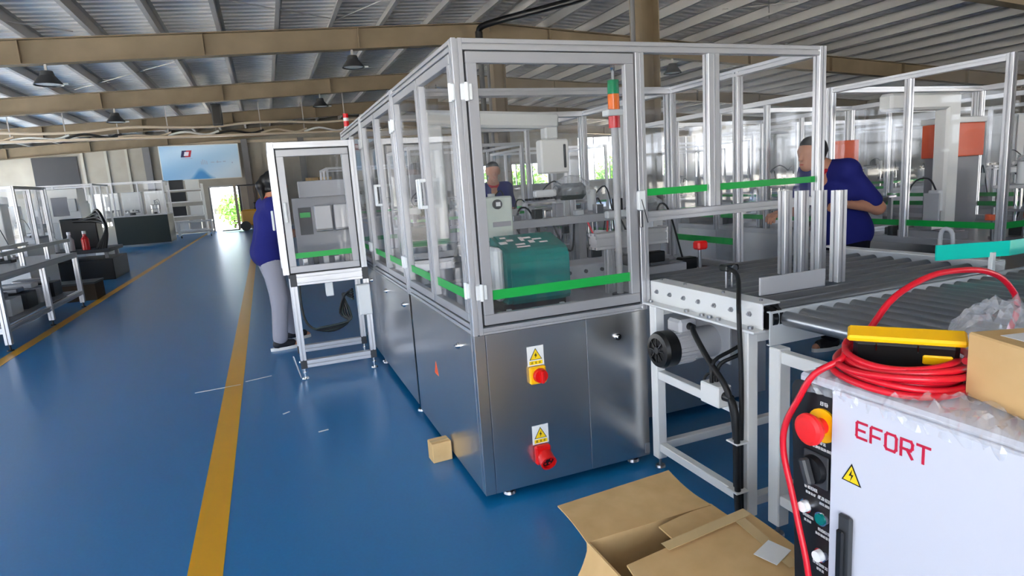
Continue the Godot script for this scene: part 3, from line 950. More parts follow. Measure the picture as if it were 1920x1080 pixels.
	var t2 := thing("signal_tower", "small red and white signal tower on the roof rail of the third cell", "signal light", Vector3(0.06, H, -3.8))
	part(t2, "base", cy(Vector3(0.06, H, -3.8), Vector3(0.06, H + 0.05, -3.8), 0.025, 12), "grey_light")
	part(t2, "lens", cy(Vector3(0.06, H + 0.05, -3.8), Vector3(0.06, H + 0.10, -3.8), 0.025, 12), "lamp_red")
	part(t2, "spacer", cy(Vector3(0.06, H + 0.10, -3.8), Vector3(0.06, H + 0.13, -3.8), 0.025, 12), "paper")
	part(t2, "lens", cy(Vector3(0.06, H + 0.13, -3.8), Vector3(0.06, H + 0.17, -3.8), 0.025, 12), "lamp_red")

# ---------------------------------------------------------------- conveyors
func square_leg(t: Node3D, x: float, z: float, h: float, w := 0.05) -> void:
	part(t, "leg", bx(Vector3(x - w / 2, 0.05, z - w / 2), Vector3(x + w / 2, h, z + w / 2), 0.004), "white")
	var ft := MB.new()
	ft.cyl(Vector3(x, 0, z), Vector3(x, 0.010, z), 0.025, 0.022, 12)
	ft.cyl(Vector3(x, 0.01, z), Vector3(x, 0.055, z), 0.007, 0.007, 8)
	part(t, "levelling_foot", ft, "steel")

func tube_part(t: Node3D, called: String, pts: Array, r: float, mat_name: String, seg := 8) -> MeshInstance3D:
	var m := MB.new()
	m.tube(pts, r, seg)
	return part(t, called, m, mat_name)

func build_conveyors() -> void:
	var t := thing("roller_conveyor", "white roller conveyor with a geared motor, leading out of the glazed cell", "conveyor", Vector3(1.6, 0, 0.3))
	var pl := MB.new()
	pl.span(Vector3(0.900, 0.815, -0.005), Vector3(0.906, 0.912, 0.715), 0.001)
	pl.span(Vector3(0.906, 0.906, -0.005), Vector3(0.985, 0.912, 0.715), 0.001)
	pl.span(Vector3(0.850, 0.806, -0.02), Vector3(0.906, 0.815, 0.725), 0.001)
	var lp := part(t, "side_plate", pl, "white")
	for i in 7:
		var z := 0.05 + 0.1 * i
		var bm := MB.new()
		bm.cyl(Vector3(0.900, 0.865, z), Vector3(0.893, 0.865, z), 0.011, 0.010, 6)
		bm.cyl(Vector3(0.893, 0.865, z), Vector3(0.886, 0.865, z), 0.005, 0.005, 8)
		part(lp, "bolt", bm, "steel")
	for z in [0.02, 0.2, 0.45, 0.66]: part(lp, "bolt", cy(Vector3(0.945, 0.912, z), Vector3(0.945, 0.918, z), 0.007, 8), "steel")
	for z in [0.03, 0.30, 0.40, 0.45, 0.50, 0.68]:
		var bm := MB.new()
		bm.cyl(Vector3(0.876, 0.815, z), Vector3(0.876, 0.826, z), 0.011, 0.011, 6)
		part(lp, "bolt", bm, "steel")
	pl = MB.new()
	pl.span(Vector3(2.294, 0.815, -0.22), Vector3(2.300, 0.93, 0.715), 0.001)
	pl.span(Vector3(2.225, 0.924, -0.22), Vector3(2.300, 0.930, 0.715), 0.001)
	part(t, "side_plate", pl, "white")
	for i in 10:
		var z := -0.185 + 0.097 * i
		var rm := MB.new()
		rm.cyl(Vector3(0.985, 0.882, z), Vector3(2.24, 0.882, z), 0.025, 0.025, 16)
		rm.cyl(Vector3(0.92, 0.882, z), Vector3(0.985, 0.882, z), 0.010, 0.010, 8)
		part(t, "roller", rm, "roller")
	var sp := MB.new()
	sp.cyl(Vector3(0.925, 0.855, 0.705), Vector3(0.95, 0.855, 0.705), 0.042, 0.042, 18)
	sp.cyl(Vector3(0.958, 0.855, 0.705), Vector3(0.975, 0.855, 0.705), 0.042, 0.042, 18)
	part(t, "sprocket", sp, "black")
	for x in [0.88, 2.27]:
		for z in [0.07, 0.665]: square_leg(t, x, z, 0.806)
		part(t, "cross_bar", bx(Vector3(x - 0.02, 0.455, 0.095), Vector3(x + 0.02, 0.495, 0.64), 0.003), "white")
		part(t, "cross_bar", bx(Vector3(x - 0.02, 0.09, 0.095), Vector3(x + 0.02, 0.13, 0.64), 0.003), "white")
	for z in [0.07, 0.665]:
		part(t, "cross_bar", bx(Vector3(0.905, 0.09, z - 0.02), Vector3(2.245, 0.13, z + 0.02), 0.003), "white")
		part(t, "cross_bar", bx(Vector3(0.905, 0.76, z - 0.02), Vector3(2.245, 0.80, z + 0.02), 0.003), "white")
	part(t, "stop_plate", bx(Vector3(1.0, 0.914, 0.59), Vector3(1.34, 0.985, 0.60), 0.001), "grey_light", "grey upright stop plate")
	# geared motor
	var mb := MB.new()
	var c := Vector3(0.83, 0.645, 0.235)
	mb.cyl(c, c + Vector3(0.23, 0, 0), 0.073, 0.073, 28)
	for i in 26:
		var an := TAU * i / 26
		mb.box(c + Vector3(0.05, cos(an) * 0.074, sin(an) * 0.074), Vector3(0.10, 0.010, 0.004), 0.0, Basis(Vector3.RIGHT, an))
	mb.cyl(c + Vector3(0.23, 0, 0), c + Vector3(0.26, 0, 0), 0.085, 0.085, 28)
	mb.cyl(c + Vector3(0.26, 0, 0), c + Vector3(0.36, 0, 0), 0.080, 0.060, 24)
	var mo := part(t, "motor", mb, "grey_light", "grey geared motor with a black fan cover")
	var fc := MB.new()
	var turn := Basis(Vector3.BACK, PI / 2)
	fc.lathe([Vector2(0.081, -0.005), Vector2(0.083, 0.05), Vector2(0.075, 0.066), Vector2(0.055, 0.070), Vector2(0.052, 0.062), Vector2(0.020, 0.062), Vector2(0.016, 0.072), Vector2(0, 0.072)], c, turn, 28)
	for i in 8:
		var an := TAU * i / 8
		fc.box(c + Vector3(-0.069, cos(an) * 0.036, sin(an) * 0.036), Vector3(0.006, 0.034, 0.005), 0.0, Basis(Vector3.RIGHT, an))
	part(mo, "fan_cover", fc, "black")
	part(mo, "terminal_box", bx(Vector3(0.85, 0.712, 0.185), Vector3(0.945, 0.775, 0.285), 0.012), "grey_light")
	var gl := MB.new()
	gl.cyl(Vector3(0.90, 0.745, 0.285), Vector3(0.90, 0.745, 0.315), 0.017, 0.013, 12)
	part(mo, "cable_gland", gl, "black")
	part(t, "motor_bracket", bx(Vector3(1.055, 0.56, 0.12), Vector3(1.067, 0.80, 0.36), 0.002), "grey_light")
	# junction box on the lower bar
	var jb := part(t, "junction_box", bx(Vector3(0.79, 0.488, 0.490), Vector3(0.858, 0.575, 0.60), 0.005), "white", "white junction box with black cable glands")
	var jg := MB.new()
	jg.cyl(Vector3(0.823, 0.535, 0.60), Vector3(0.823, 0.535, 0.635), 0.019, 0.016, 12)
	part(jb, "cable_gland", jg, "black")
	for x in [0.812, 0.836]: part(jb, "cable_gland", cy(Vector3(x, 0.575, 0.535), Vector3(x, 0.60, 0.535), 0.009, 8), "black")
	# black cables
	var W := "rubber"
	tube_part(t, "cable", [Vector3(0.90, 0.745, 0.31), Vector3(0.86, 0.735, 0.37), Vector3(0.825, 0.66, 0.50), Vector3(0.82, 0.56, 0.62), Vector3(0.825, 0.40, 0.655), Vector3(0.83, 0.15, 0.655), Vector3(0.82, 0.04, 0.69), Vector3(0.79, 0.012, 0.80)], 0.012, W, 10)
	tube_part(t, "cable", [Vector3(0.823, 0.535, 0.63), Vector3(0.81, 0.52, 0.665), Vector3(0.805, 0.44, 0.685), Vector3(0.81, 0.15, 0.685), Vector3(0.80, 0.04, 0.715), Vector3(0.76, 0.012, 0.80)], 0.012, W, 10)
	tube_part(t, "cable", [Vector3(1.035, 1.0, 0.36), Vector3(0.975, 0.985, 0.50), Vector3(0.865, 0.90, 0.63), Vector3(0.842, 0.80, 0.66), Vector3(0.84, 0.60, 0.672), Vector3(0.838, 0.15, 0.672), Vector3(0.83, 0.03, 0.70), Vector3(0.81, 0.012, 0.80)], 0.009, W)
	tube_part(t, "cable", [Vector3(0.812, 0.595, 0.535), Vector3(0.83, 0.66, 0.53), Vector3(0.93, 0.70, 0.54), Vector3(1.05, 0.76, 0.56)], 0.008, W)
	tube_part(t, "cable", [Vector3(0.836, 0.595, 0.535), Vector3(0.85, 0.65, 0.545), Vector3(0.93, 0.685, 0.57), Vector3(1.0, 0.75, 0.60)], 0.008, W)
	tube_part(t, "cable", [Vector3(0.83, 0.495, 0.48), Vector3(0.83, 0.57, 0.47), Vector3(0.845, 0.60, 0.50), Vector3(0.86, 0.56, 0.53)], 0.006, W)
	for q in [[0.825, 0.37, 0.67], [0.822, 0.17, 0.672]]:
		part(t, "cable_tie", bx(Vector3(q[0] - 0.032, q[1], q[2] - 0.032), Vector3(q[0] + 0.030, q[1] + 0.007, q[2] + 0.030), 0.002), "paper")
	# sensor bracket on the side plate
	var sb := MB.new()
	sb.cyl(Vector3(1.03, 0.912, 0.37), Vector3(1.03, 1.0, 0.37), 0.006, 0.006, 8)
	sb.cyl(Vector3(1.06, 0.912, 0.37), Vector3(1.06, 1.0, 0.37), 0.006, 0.006, 8)
	var br := part(t, "sensor_bracket", sb, "steel")
	part(br, "sensor", bx(Vector3(1.01, 0.985, 0.345), Vector3(1.08, 1.012, 0.395), 0.006), "black")
	part(br, "clamp_ring", cy(Vector3(1.05, 0.998, 0.395), Vector3(1.05, 0.998, 0.402), 0.014, 12), "chrome")
	# four aluminium uprights on the rollers
	var ups := ["aluminium upright on the rollers, the one next to the glazed cell", "aluminium upright on the rollers, second from the glazed cell", "aluminium upright on the rollers, third from the glazed cell", "aluminium upright on the rollers, the one beside the grey stop plate"]
	for i in 4:
		var z: float = [0.25, 0.345, 0.44, 0.54][i]
		var u := bar(self, "aluminium_upright", Vector3(1.475, 0.9075, z), Vector3(1.475, 1.295, z), 0.045, 0.045)
		u.set_meta("label", ups[i]); u.set_meta("category", "upright"); u.set_meta("group", "aluminium uprights on the conveyor")
	# second conveyor, at right angles
	t = thing("roller_conveyor", "long grey roller conveyor at right angles, behind the white control cabinet", "conveyor", Vector3(2.2, 0, 1.05))
	for side in 2:
		var z := 0.735 if side == 0 else 1.375
		var d := 1.0 if side == 0 else -1.0
		var rm := MB.new()
		rm.span(Vector3(0.912, 0.755, z), Vector3(3.5, 0.885, z + 0.005 * d), 0.001)
		rm.span(Vector3(0.912, 0.880, z - 0.012 * d), Vector3(3.5, 0.885, z), 0.001)
		rm.span(Vector3(0.912, 0.755, z - 0.012 * d), Vector3(3.5, 0.760, z), 0.001)
		part(t, "side_rail", rm, "plate_white")
	for i in 29:
		var x := 0.985 + 0.086 * i
		var rm := MB.new()
		rm.cyl(Vector3(x, 0.853, 0.745), Vector3(x, 0.853, 1.365), 0.027, 0.027, 16)
		part(t, "roller", rm, "roller")
	for x in [0.935, 2.2, 3.4]:
		for z in [0.765, 1.345]: square_leg(t, x, z, 0.755, 0.055)
		part(t, "cross_bar", bx(Vector3(x - 0.02, 0.70, 0.79), Vector3(x + 0.02, 0.745, 1.32), 0.003), "white")
		part(t, "cross_bar", bx(Vector3(x - 0.02, 0.14, 0.79), Vector3(x + 0.02, 0.18, 1.32), 0.003), "white")
	for z in [0.765, 1.345]:
		part(t, "cross_bar", bx(Vector3(0.96, 0.14, z - 0.02), Vector3(3.38, 0.18, z + 0.02), 0.003), "white")
	# teal guide strips with their stand-offs
	var g := thing("guide_rail", "bright teal guide strip along the edge of the grey roller conveyor", "guide rail", Vector3(2.2, 0.88, 0.76))
	var gm := MB.new()
	gm.extrude(PackedVector2Array([Vector2(1.86, 0.70), Vector2(1.862, 0.692), Vector2(2.16, 0.80), Vector2(2.60, 0.80), Vector2(2.60, 0.808), Vector2(2.158, 0.808)]), 0.065, Vector3(0, 1.035, 0), Basis(Vector3.RIGHT, Vector3.BACK, Vector3.DOWN))
	part(g, "strip", gm, "teal_bright")
	for x in [2.09, 2.5]: part(g, "stand_off", bx(Vector3(x - 0.012, 0.885, 0.772), Vector3(x + 0.012, 0.99, 0.79), 0.002), "plate_white")
	g = thing("guide_rail", "translucent teal guide sheet over the rollers", "guide rail", Vector3(2.4, 0.88, 1.0))
	var gf := MB.new()
	gf.box(Vector3(2.55, 0.955, 0.955), Vector3(0.95, 0.005, 0.11), 0.0, Basis(Vector3.RIGHT, 0.55))
	part(g, "sheet", gf, "teal_film")
	for x in [2.15, 2.9]: part(g, "stand_off", bx(Vector3(x - 0.01, 0.879, 0.95), Vector3(x + 0.01, 0.952, 0.97), 0.002), "plate_white")
	# bent bracket and cable on the white plate of the first conveyor
	var u := MB.new()
	u.tube([Vector3(2.30, 0.93, 0.42), Vector3(2.30, 1.03, 0.42), Vector3(2.305, 1.055, 0.44), Vector3(2.31, 1.03, 0.47), Vector3(2.31, 0.93, 0.47)], 0.010, 8, 3)
	solo("bent_tube", u, "grey_light", "small inverted U-shaped metal tube on the conveyor plate", "bracket")

# ---------------------------------------------------------------- foreground
func face_box(z0: float, z1: float, y0: float, y1: float, d0: float, d1: float, bev := 0.0) -> MB:   # on the cabinet face x = FX, d outwards (-x)
	return bx(Vector3(FX - d1, y0, z0), Vector3(FX - d0, y1, z1), bev)

const FX := 0.21

func face_disc(z: float, y: float, r: float, d0: float, d1: float, seg := 26, r1 := -1.0) -> MB:
	var m := MB.new()
	m.cyl(Vector3(FX - d0, y, z), Vector3(FX - d1, y, z), r, r1, seg)
	return m

func build_foreground() -> void:
	var t := thing("control_cabinet", "white robot control cabinet with a black switch panel and red lettering", "cabinet", Vector3(0.5, 0, 1.86))
	part(t, "body", bx(Vector3(FX, 0.10, 1.54), Vector3(0.76, 1.0, 2.2), 0.006), "cabinet_white")
	for q in [[0.27, 1.6], [0.7, 1.6], [0.27, 2.14], [0.7, 2.14]]:
		var cm := MB.new()
		cm.cyl(Vector3(q[0] - 0.015, 0.04, q[1]), Vector3(q[0] + 0.015, 0.04, q[1]), 0.04, 0.04, 18)
		cm.span(Vector3(q[0] - 0.025, 0.075, q[1] - 0.03), Vector3(q[0] + 0.025, 0.1, q[1] + 0.03))
		part(t, "caster", cm, "black")
	# black control strip with a rounded corner
	var B := Basis(Vector3.BACK, Vector3.UP, Vector3.LEFT)      # u along +z, v up, out along -x
	var pp := PackedVector2Array()
	for i in 9:
		var an := PI - PI / 2 * i / 8
		pp.append(Vector2(0.030 + 0.022 * cos(an) - 0.022 + 1.540, 0.963 + 0.022 * sin(an)))
	pp.append_array([Vector2(1.628, 0.985), Vector2(1.628, 0.30), Vector2(1.548, 0.30)])
	var sm := MB.new()
	sm.extrude(pp, 0.003, Vector3(FX, 0, 0), B)
	var cp := part(t, "switch_panel", sm, "panel_black", "black switch panel")
	var dr := part(t, "door", face_box(1.631, 2.17, 0.16, 0.990, 0.0, 0.014, 0.004), "cabinet_white")
	# emergency stop
	var es := part(t, "emergency_stop", face_disc(1.606, 0.908, 0.034, 0.003, 0.008), "yellow", "red mushroom emergency stop on a yellow ring")
	var mu := MB.new()
	var tb := Basis(Vector3.BACK, PI / 2)
	mu.lathe([Vector2(0.016, 0.008), Vector2(0.016, 0.026), Vector2(0.027, 0.030), Vector2(0.032, 0.040), Vector2(0.031, 0.046), Vector2(0.024, 0.050), Vector2(0, 0.051)], Vector3(FX, 0.908, 1.606), tb, 28)
	part(es, "mushroom_button", mu, "red_estop")
	# main switch
	var ms := part(t, "main_switch", face_box(1.562, 1.622, 0.775, 0.845, 0.003, 0.008, 0.002), "grey_dark", "black rotary main switch")
	part(ms, "dial", face_disc(1.590, 0.810, 0.030, 0.008, 0.020, 26, 0.027), "panel_black")
	var gr := MB.new()
	gr.box(Vector3(FX - 0.028, 0.810, 1.590), Vector3(0.018, 0.054, 0.017), 0.004, Basis(Vector3.LEFT, 0.35))
	part(ms, "grip", gr, "grey_dark")
	# push buttons and lamp
	for q in [[1.573, 0.722, "white", "white push button"], [1.611, 0.712, "teal", "green push button"], [1.611, 0.632, "white", "white push button"]]:
		var rb := part(t, "push_button", face_disc(q[0], q[1], 0.0155, 0.003, 0.012, 22, 0.0145), "chrome", q[3])
		part(rb, "cap", face_disc(q[0], q[1], 0.0118, 0.012, 0.016 if q[2] == "teal" else 0.022, 22, 0.011), q[2])
	# printed captions, too small to read
	var sd := 100
	for q in [[1.606, 0.951, 2, 0.009], [1.605, 0.868, 2, 0.007], [1.600, 0.857, 8, 0.0065], [1.578, 0.762, 4, 0.008], [1.578, 0.750, 4, 0.006], [1.612, 0.752, 4, 0.008], [1.612, 0.740, 4, 0.006], [1.572, 0.697, 4, 0.007], [1.572, 0.686, 3, 0.006], [1.612, 0.682, 4, 0.007], [1.610, 0.671, 6, 0.006], [1.605, 0.604, 5, 0.007], [1.605, 0.593, 3, 0.006]]:
		var gm := MB.new()
		for i in q[2]:
			sd += 1
			glyph(gm, Vector3(FX - 0.003, q[1], q[0] + (i - (q[2] - 1) / 2.0) * q[3] * 1.05), q[3], sd, B)
		part(cp, "caption", gm, "paper")
	# red letters
	var letters := {
		"E": [[0, 0.1, 0, 0.9], [0, 0.9, 0.12, 1], [0.12, 1, 1, 1], [0, 0.5, 0.8, 0.5], [0, 0.1, 0.12, 0], [0.12, 0, 1, 0]],
		"F": [[0, 0, 0, 0.9], [0, 0.9, 0.12, 1], [0.12, 1, 1, 1], [0, 0.45, 0.85, 0.45]],
		"O": [[0.0, 0.15, 0.0, 0.85], [0, 0.85, 0.15, 1], [0.15, 1, 0.85, 1], [0.85, 1, 1, 0.85], [1, 0.85, 1, 0.15], [1, 0.15, 0.85, 0], [0.85, 0, 0.15, 0], [0.15, 0, 0, 0.15]],
		"R": [[0, 0, 0, 0.95], [0, 1, 0.85, 1], [0.85, 1, 1, 0.85], [1, 0.85, 1, 0.6], [1, 0.6, 0.85, 0.45], [0.85, 0.45, 0, 0.45], [0.55, 0.45, 1, 0]],
		"T": [[0, 1, 1, 1], [0.5, 1, 0.5, 0]]}
	var k := 0
	for ch in ["E", "F", "O", "R", "T"]:
		var lm := MB.new()
		var lift := 0.0
		for s in letters[ch]:
			lift += 0.00012
			var a := Vector3(FX - 0.0143 - lift, 0.918 + s[1] * 0.029, 1.688 + k * 0.0285 + s[0] * 0.020)
			var b := Vector3(FX - 0.0143 - lift, 0.918 + s[3] * 0.029, 1.688 + k * 0.0285 + s[2] * 0.020)
			var dd := (b - a).normalized()
			lm.box((a + b) / 2, Vector3(a.distance_to(b) + 0.0044, 0.0046, 0.0009), 0.0, Basis(dd, Vector3.LEFT.cross(dd), Vector3.LEFT))
		part(dr, "letter", lm, "red_print", "red letter " + ch)
		k += 1
	# triangular warning sign
	var tri := [Vector2(1.659, 0.822), Vector2(1.701, 0.822), Vector2(1.680, 0.861)]
	var mid := Vector2(1.680, 0.835)
	var tm := MB.new(); tm.extrude(PackedVector2Array(tri), 0.0006, Vector3(FX - 0.014, 0, 0), B)
	var sg := part(dr, "warning_sign", tm, "black", "yellow triangular lightning sign")
	var inner := PackedVector2Array()
	for p in tri: inner.append(mid + (p - mid) * 0.80)
	tm = MB.new(); tm.extrude(inner, 0.0006, Vector3(FX - 0.0146, 0, 0), B); part(sg, "triangle", tm, "yellow_sign")
	tm = MB.new(); tm.extrude(PackedVector2Array([Vector2(1.682, 0.850), Vector2(1.675, 0.836), Vector2(1.681, 0.837), Vector2(1.678, 0.825), Vector2(1.685, 0.840), Vector2(1.680, 0.839)]), 0.0005, Vector3(FX - 0.0152, 0, 0), B); part(sg, "bolt", tm, "black")
	# long black handle
	var hd := part(dr, "handle", face_box(1.659, 1.690, 0.42, 0.755, 0.014, 0.024, 0.006), "grey_dark", "long black door handle")
	part(hd, "lever", face_box(1.662, 1.679, 0.45, 0.725, 0.024, 0.032, 0.004), "panel_black")
	part(t, "eye_bolt", bx(Vector3(0.247, 1.0, 1.547), Vector3(0.263, 1.004, 1.563), 0.001), "chrome")
	# crumpled bubble film on the cabinet
	var nz := FastNoiseLite.new(); nz.seed = 4; nz.frequency = 22.0
	var nz2 := FastNoiseLite.new(); nz2.seed = 9; nz2.frequency = 60.0
	var fm := MB.new()
	var nu := 70
	var nv := 22
	var P := func(i: int, j: int) -> Vector3:
		var z := lerpf(1.575, 2.16, float(i) / nu)
		var s := float(j) / nv * 0.27
		var wob := 0.03 * nz.get_noise_2d(z * 0.4, 3.0)
		var h := 0.003 + 0.030 * absf(nz.get_noise_2d(z, s)) + 0.016 * absf(nz2.get_noise_2d(z, s))
		if s < 0.235: return Vector3(0.205 + (0.235 - s) + wob * 0.0, 1.0 + h, z)
		return Vector3(0.203 - h * 0.6, 1.006 - (s - 0.235) * (1.0 + 8.0 * wob), z)
	for i in nu:
		for j in nv:
			var a: Vector3 = P.call(i, j)
			var b: Vector3 = P.call(i + 1, j)
			var c: Vector3 = P.call(i + 1, j + 1)
			var d: Vector3 = P.call(i, j + 1)
			var n1 := (b - a).cross(c - a).normalized(); if n1.y < 0 and j < 19: n1 = -n1
			var n2 := (c - a).cross(d - a).normalized(); if n2.y < 0 and j < 19: n2 = -n2
			fm.tri(a, b, c, n1, n1, n1); fm.tri(a, c, d, n2, n2, n2)
	solo("bubble_wrap", fm, "film", "crumpled clear plastic film spread over the top of the white cabinet", "plastic film")
	var fb := MB.new()
	for i in 22:
		for j in 22:
			var q := []
			for o in [[0, 0], [1, 0], [1, 1], [0, 1]]:
				var u: float = (i + o[0]) / 22.0 * 2 - 1
				var v: float = (j + o[1]) / 22.0 * 2 - 1
				var r := minf(1.0, sqrt(u * u + v * v))
				q.append(Vector3(0.56 + u * 0.09, 1.004 + 0.14 * sqrt(maxf(0, 1 - r * r)) * (0.8 + 0.35 * nz.get_noise_2d(u * 0.1, v * 0.1)) + 0.014 * absf(nz2.get_noise_2d(u * 0.08, v * 0.08)), 1.70 + v * 0.09))
			var nn: Vector3 = (q[2] - q[0]).cross(q[1] - q[0]).normalized()
			fb.quad(q[0], q[1], q[2], q[3], nn if nn.y > 0 else -nn)
	solo("bubble_wrap", fb, "film", "bunched clear plastic film behind the carton on the cabinet", "plastic film")
	# red cable: coil, arch and the end that hangs down the cabinet
	var cc := Vector3(0.312, 0, 1.682)
	t = thing("red_cable", "coiled red cable lying on the white cabinet with one end hanging down", "cable", cc + Vector3(0, 1.01, 0))
	var coil := []
	for i in 150:
		var an := TAU * i / 24.0
		var lay := i / 24.0
		var r := 0.104 + 0.010 * sin(lay * 2.2) - 0.002 * lay
		coil.append(cc + Vector3(cos(an) * r, 1.012 + 0.0075 * lay + 0.004 * sin(an * 2 + lay), sin(an) * r * 1.02))
	tube_part(t, "coil", coil, 0.0065, "red_cable", 8)
	var coil2 := []
	for i in 70:
		var an := TAU * i / 22.0 + 1.0
		coil2.append(cc + Vector3(cos(an) * (0.090 + 0.002 * sin(i * 0.7)), 1.012 + 0.0105 * i / 22.0, sin(an) * 0.09))
	tube_part(t, "coil", coil2, 0.0065, "red_cable", 8)
	tube_part(t, "arch", [Vector3(0.285, 1.035, 1.600), Vector3(0.34, 1.09, 1.60), Vector3(0.40, 1.14, 1.60), Vector3(0.50, 1.17, 1.60), Vector3(0.59, 1.172, 1.60), Vector3(0.68, 1.16, 1.60), Vector3(0.755, 1.125, 1.60), Vector3(0.80, 1.06, 1.60), Vector3(0.79, 0.95, 1.58), Vector3(0.80, 0.70, 1.56), Vector3(0.79, 0.012, 1.50)], 0.0065, "red_cable", 8)
	tube_part(t, "hanging_end", [cc + Vector3(0.03, 1.058, -0.098), cc + Vector3(-0.03, 1.064, -0.092), Vector3(0.235, 1.045, 1.622), Vector3(0.197, 1.01, 1.590), Vector3(0.185, 0.95, 1.562), Vector3(0.175, 0.89, 1.540), Vector3(0.175, 0.83, 1.537), Vector3(0.18, 0.75, 1.555), Vector3(0.182, 0.69, 1.570), Vector3(0.182, 0.58, 1.600), Vector3(0.18, 0.40, 1.62), Vector3(0.17, 0.10, 1.62), Vector3(0.12, 0.012, 1.66)], 0.0065, "red_cable", 8)
	# teach pendant lying in the coil
	t = thing("teach_pendant", "black hand-held robot pendant with a yellow rim inside the red cable coil", "pendant", Vector3(0.33, 1.01, 1.70))
	var D := Vector3(0.62, 0, 0.785).normalized()
	var Np := Vector3(-D.z, 0, D.x)
	var upv := (Vector3.UP + Np * 0.35).normalized()
	var PB := Basis(D, upv, D.cross(upv))
	var pc := Vector3(0.306, 1.056, 1.692)
	var pm := MB.new(); pm.box(pc, Vector3(0.165, 0.075, 0.035), 0.008, PB)
	var bd := part(t, "body", pm, "black")
	pm = MB.new(); pm.box(pc + PB * Vector3(0, 0.042, 0.0), Vector3(0.185, 0.013, 0.042), 0.004, PB); part(t, "rim", pm, "yellow", "yellow bumper rim")
	pm = MB.new(); pm.box(pc + PB * Vector3(0.050, 0.006, 0.019 * -1), Vector3(0.045, 0.020, 0.006), 0.0028, PB); part(bd, "enabling_switch", pm, "yellow")
	pm = MB.new(); pm.box(pc + PB * Vector3(0.050, 0.006, 0.019), Vector3(0.045, 0.020, 0.006), 0.0028, PB); part(bd, "enabling_switch", pm, "yellow")
	for u in [-0.045, 0.02]:
		pm = MB.new(); pm.box(pc + PB * Vector3(u, 0.026, 0.018), Vector3(0.002, 0.014, 0.003), 0.0, PB); part(bd, "clip", pm, "chrome")
	# carton on the cabinet
	t = thing("carton", "closed cardboard carton with a paper sheet on top, standing on the white cabinet", "box", Vector3(0.42, 1.01, 1.87))
	var e1 := Vector3(-0.33, 0, 0.944)
	var CB := Basis(Vector3(0.944, 0, 0.33), Vector3.UP, e1)
	var c0 := Vector3(0.316, 1.008, 1.795)
	var bm := MB.new(); bm.box(c0 + CB * Vector3(0.125, 0.056, 0.13), Vector3(0.25, 0.112, 0.26), 0.003, CB); part(t, "body", bm, "cardboard")
	bm = MB.new(); bm.box(c0 + CB * Vector3(0.14, 0.1125, 0.12), Vector3(0.21, 0.0008, 0.19), 0.0, CB * Basis(Vector3.UP, 0.1)); part(t, "paper_sheet", bm, "paper", "white paper sheet")
	build_floor_boxes()

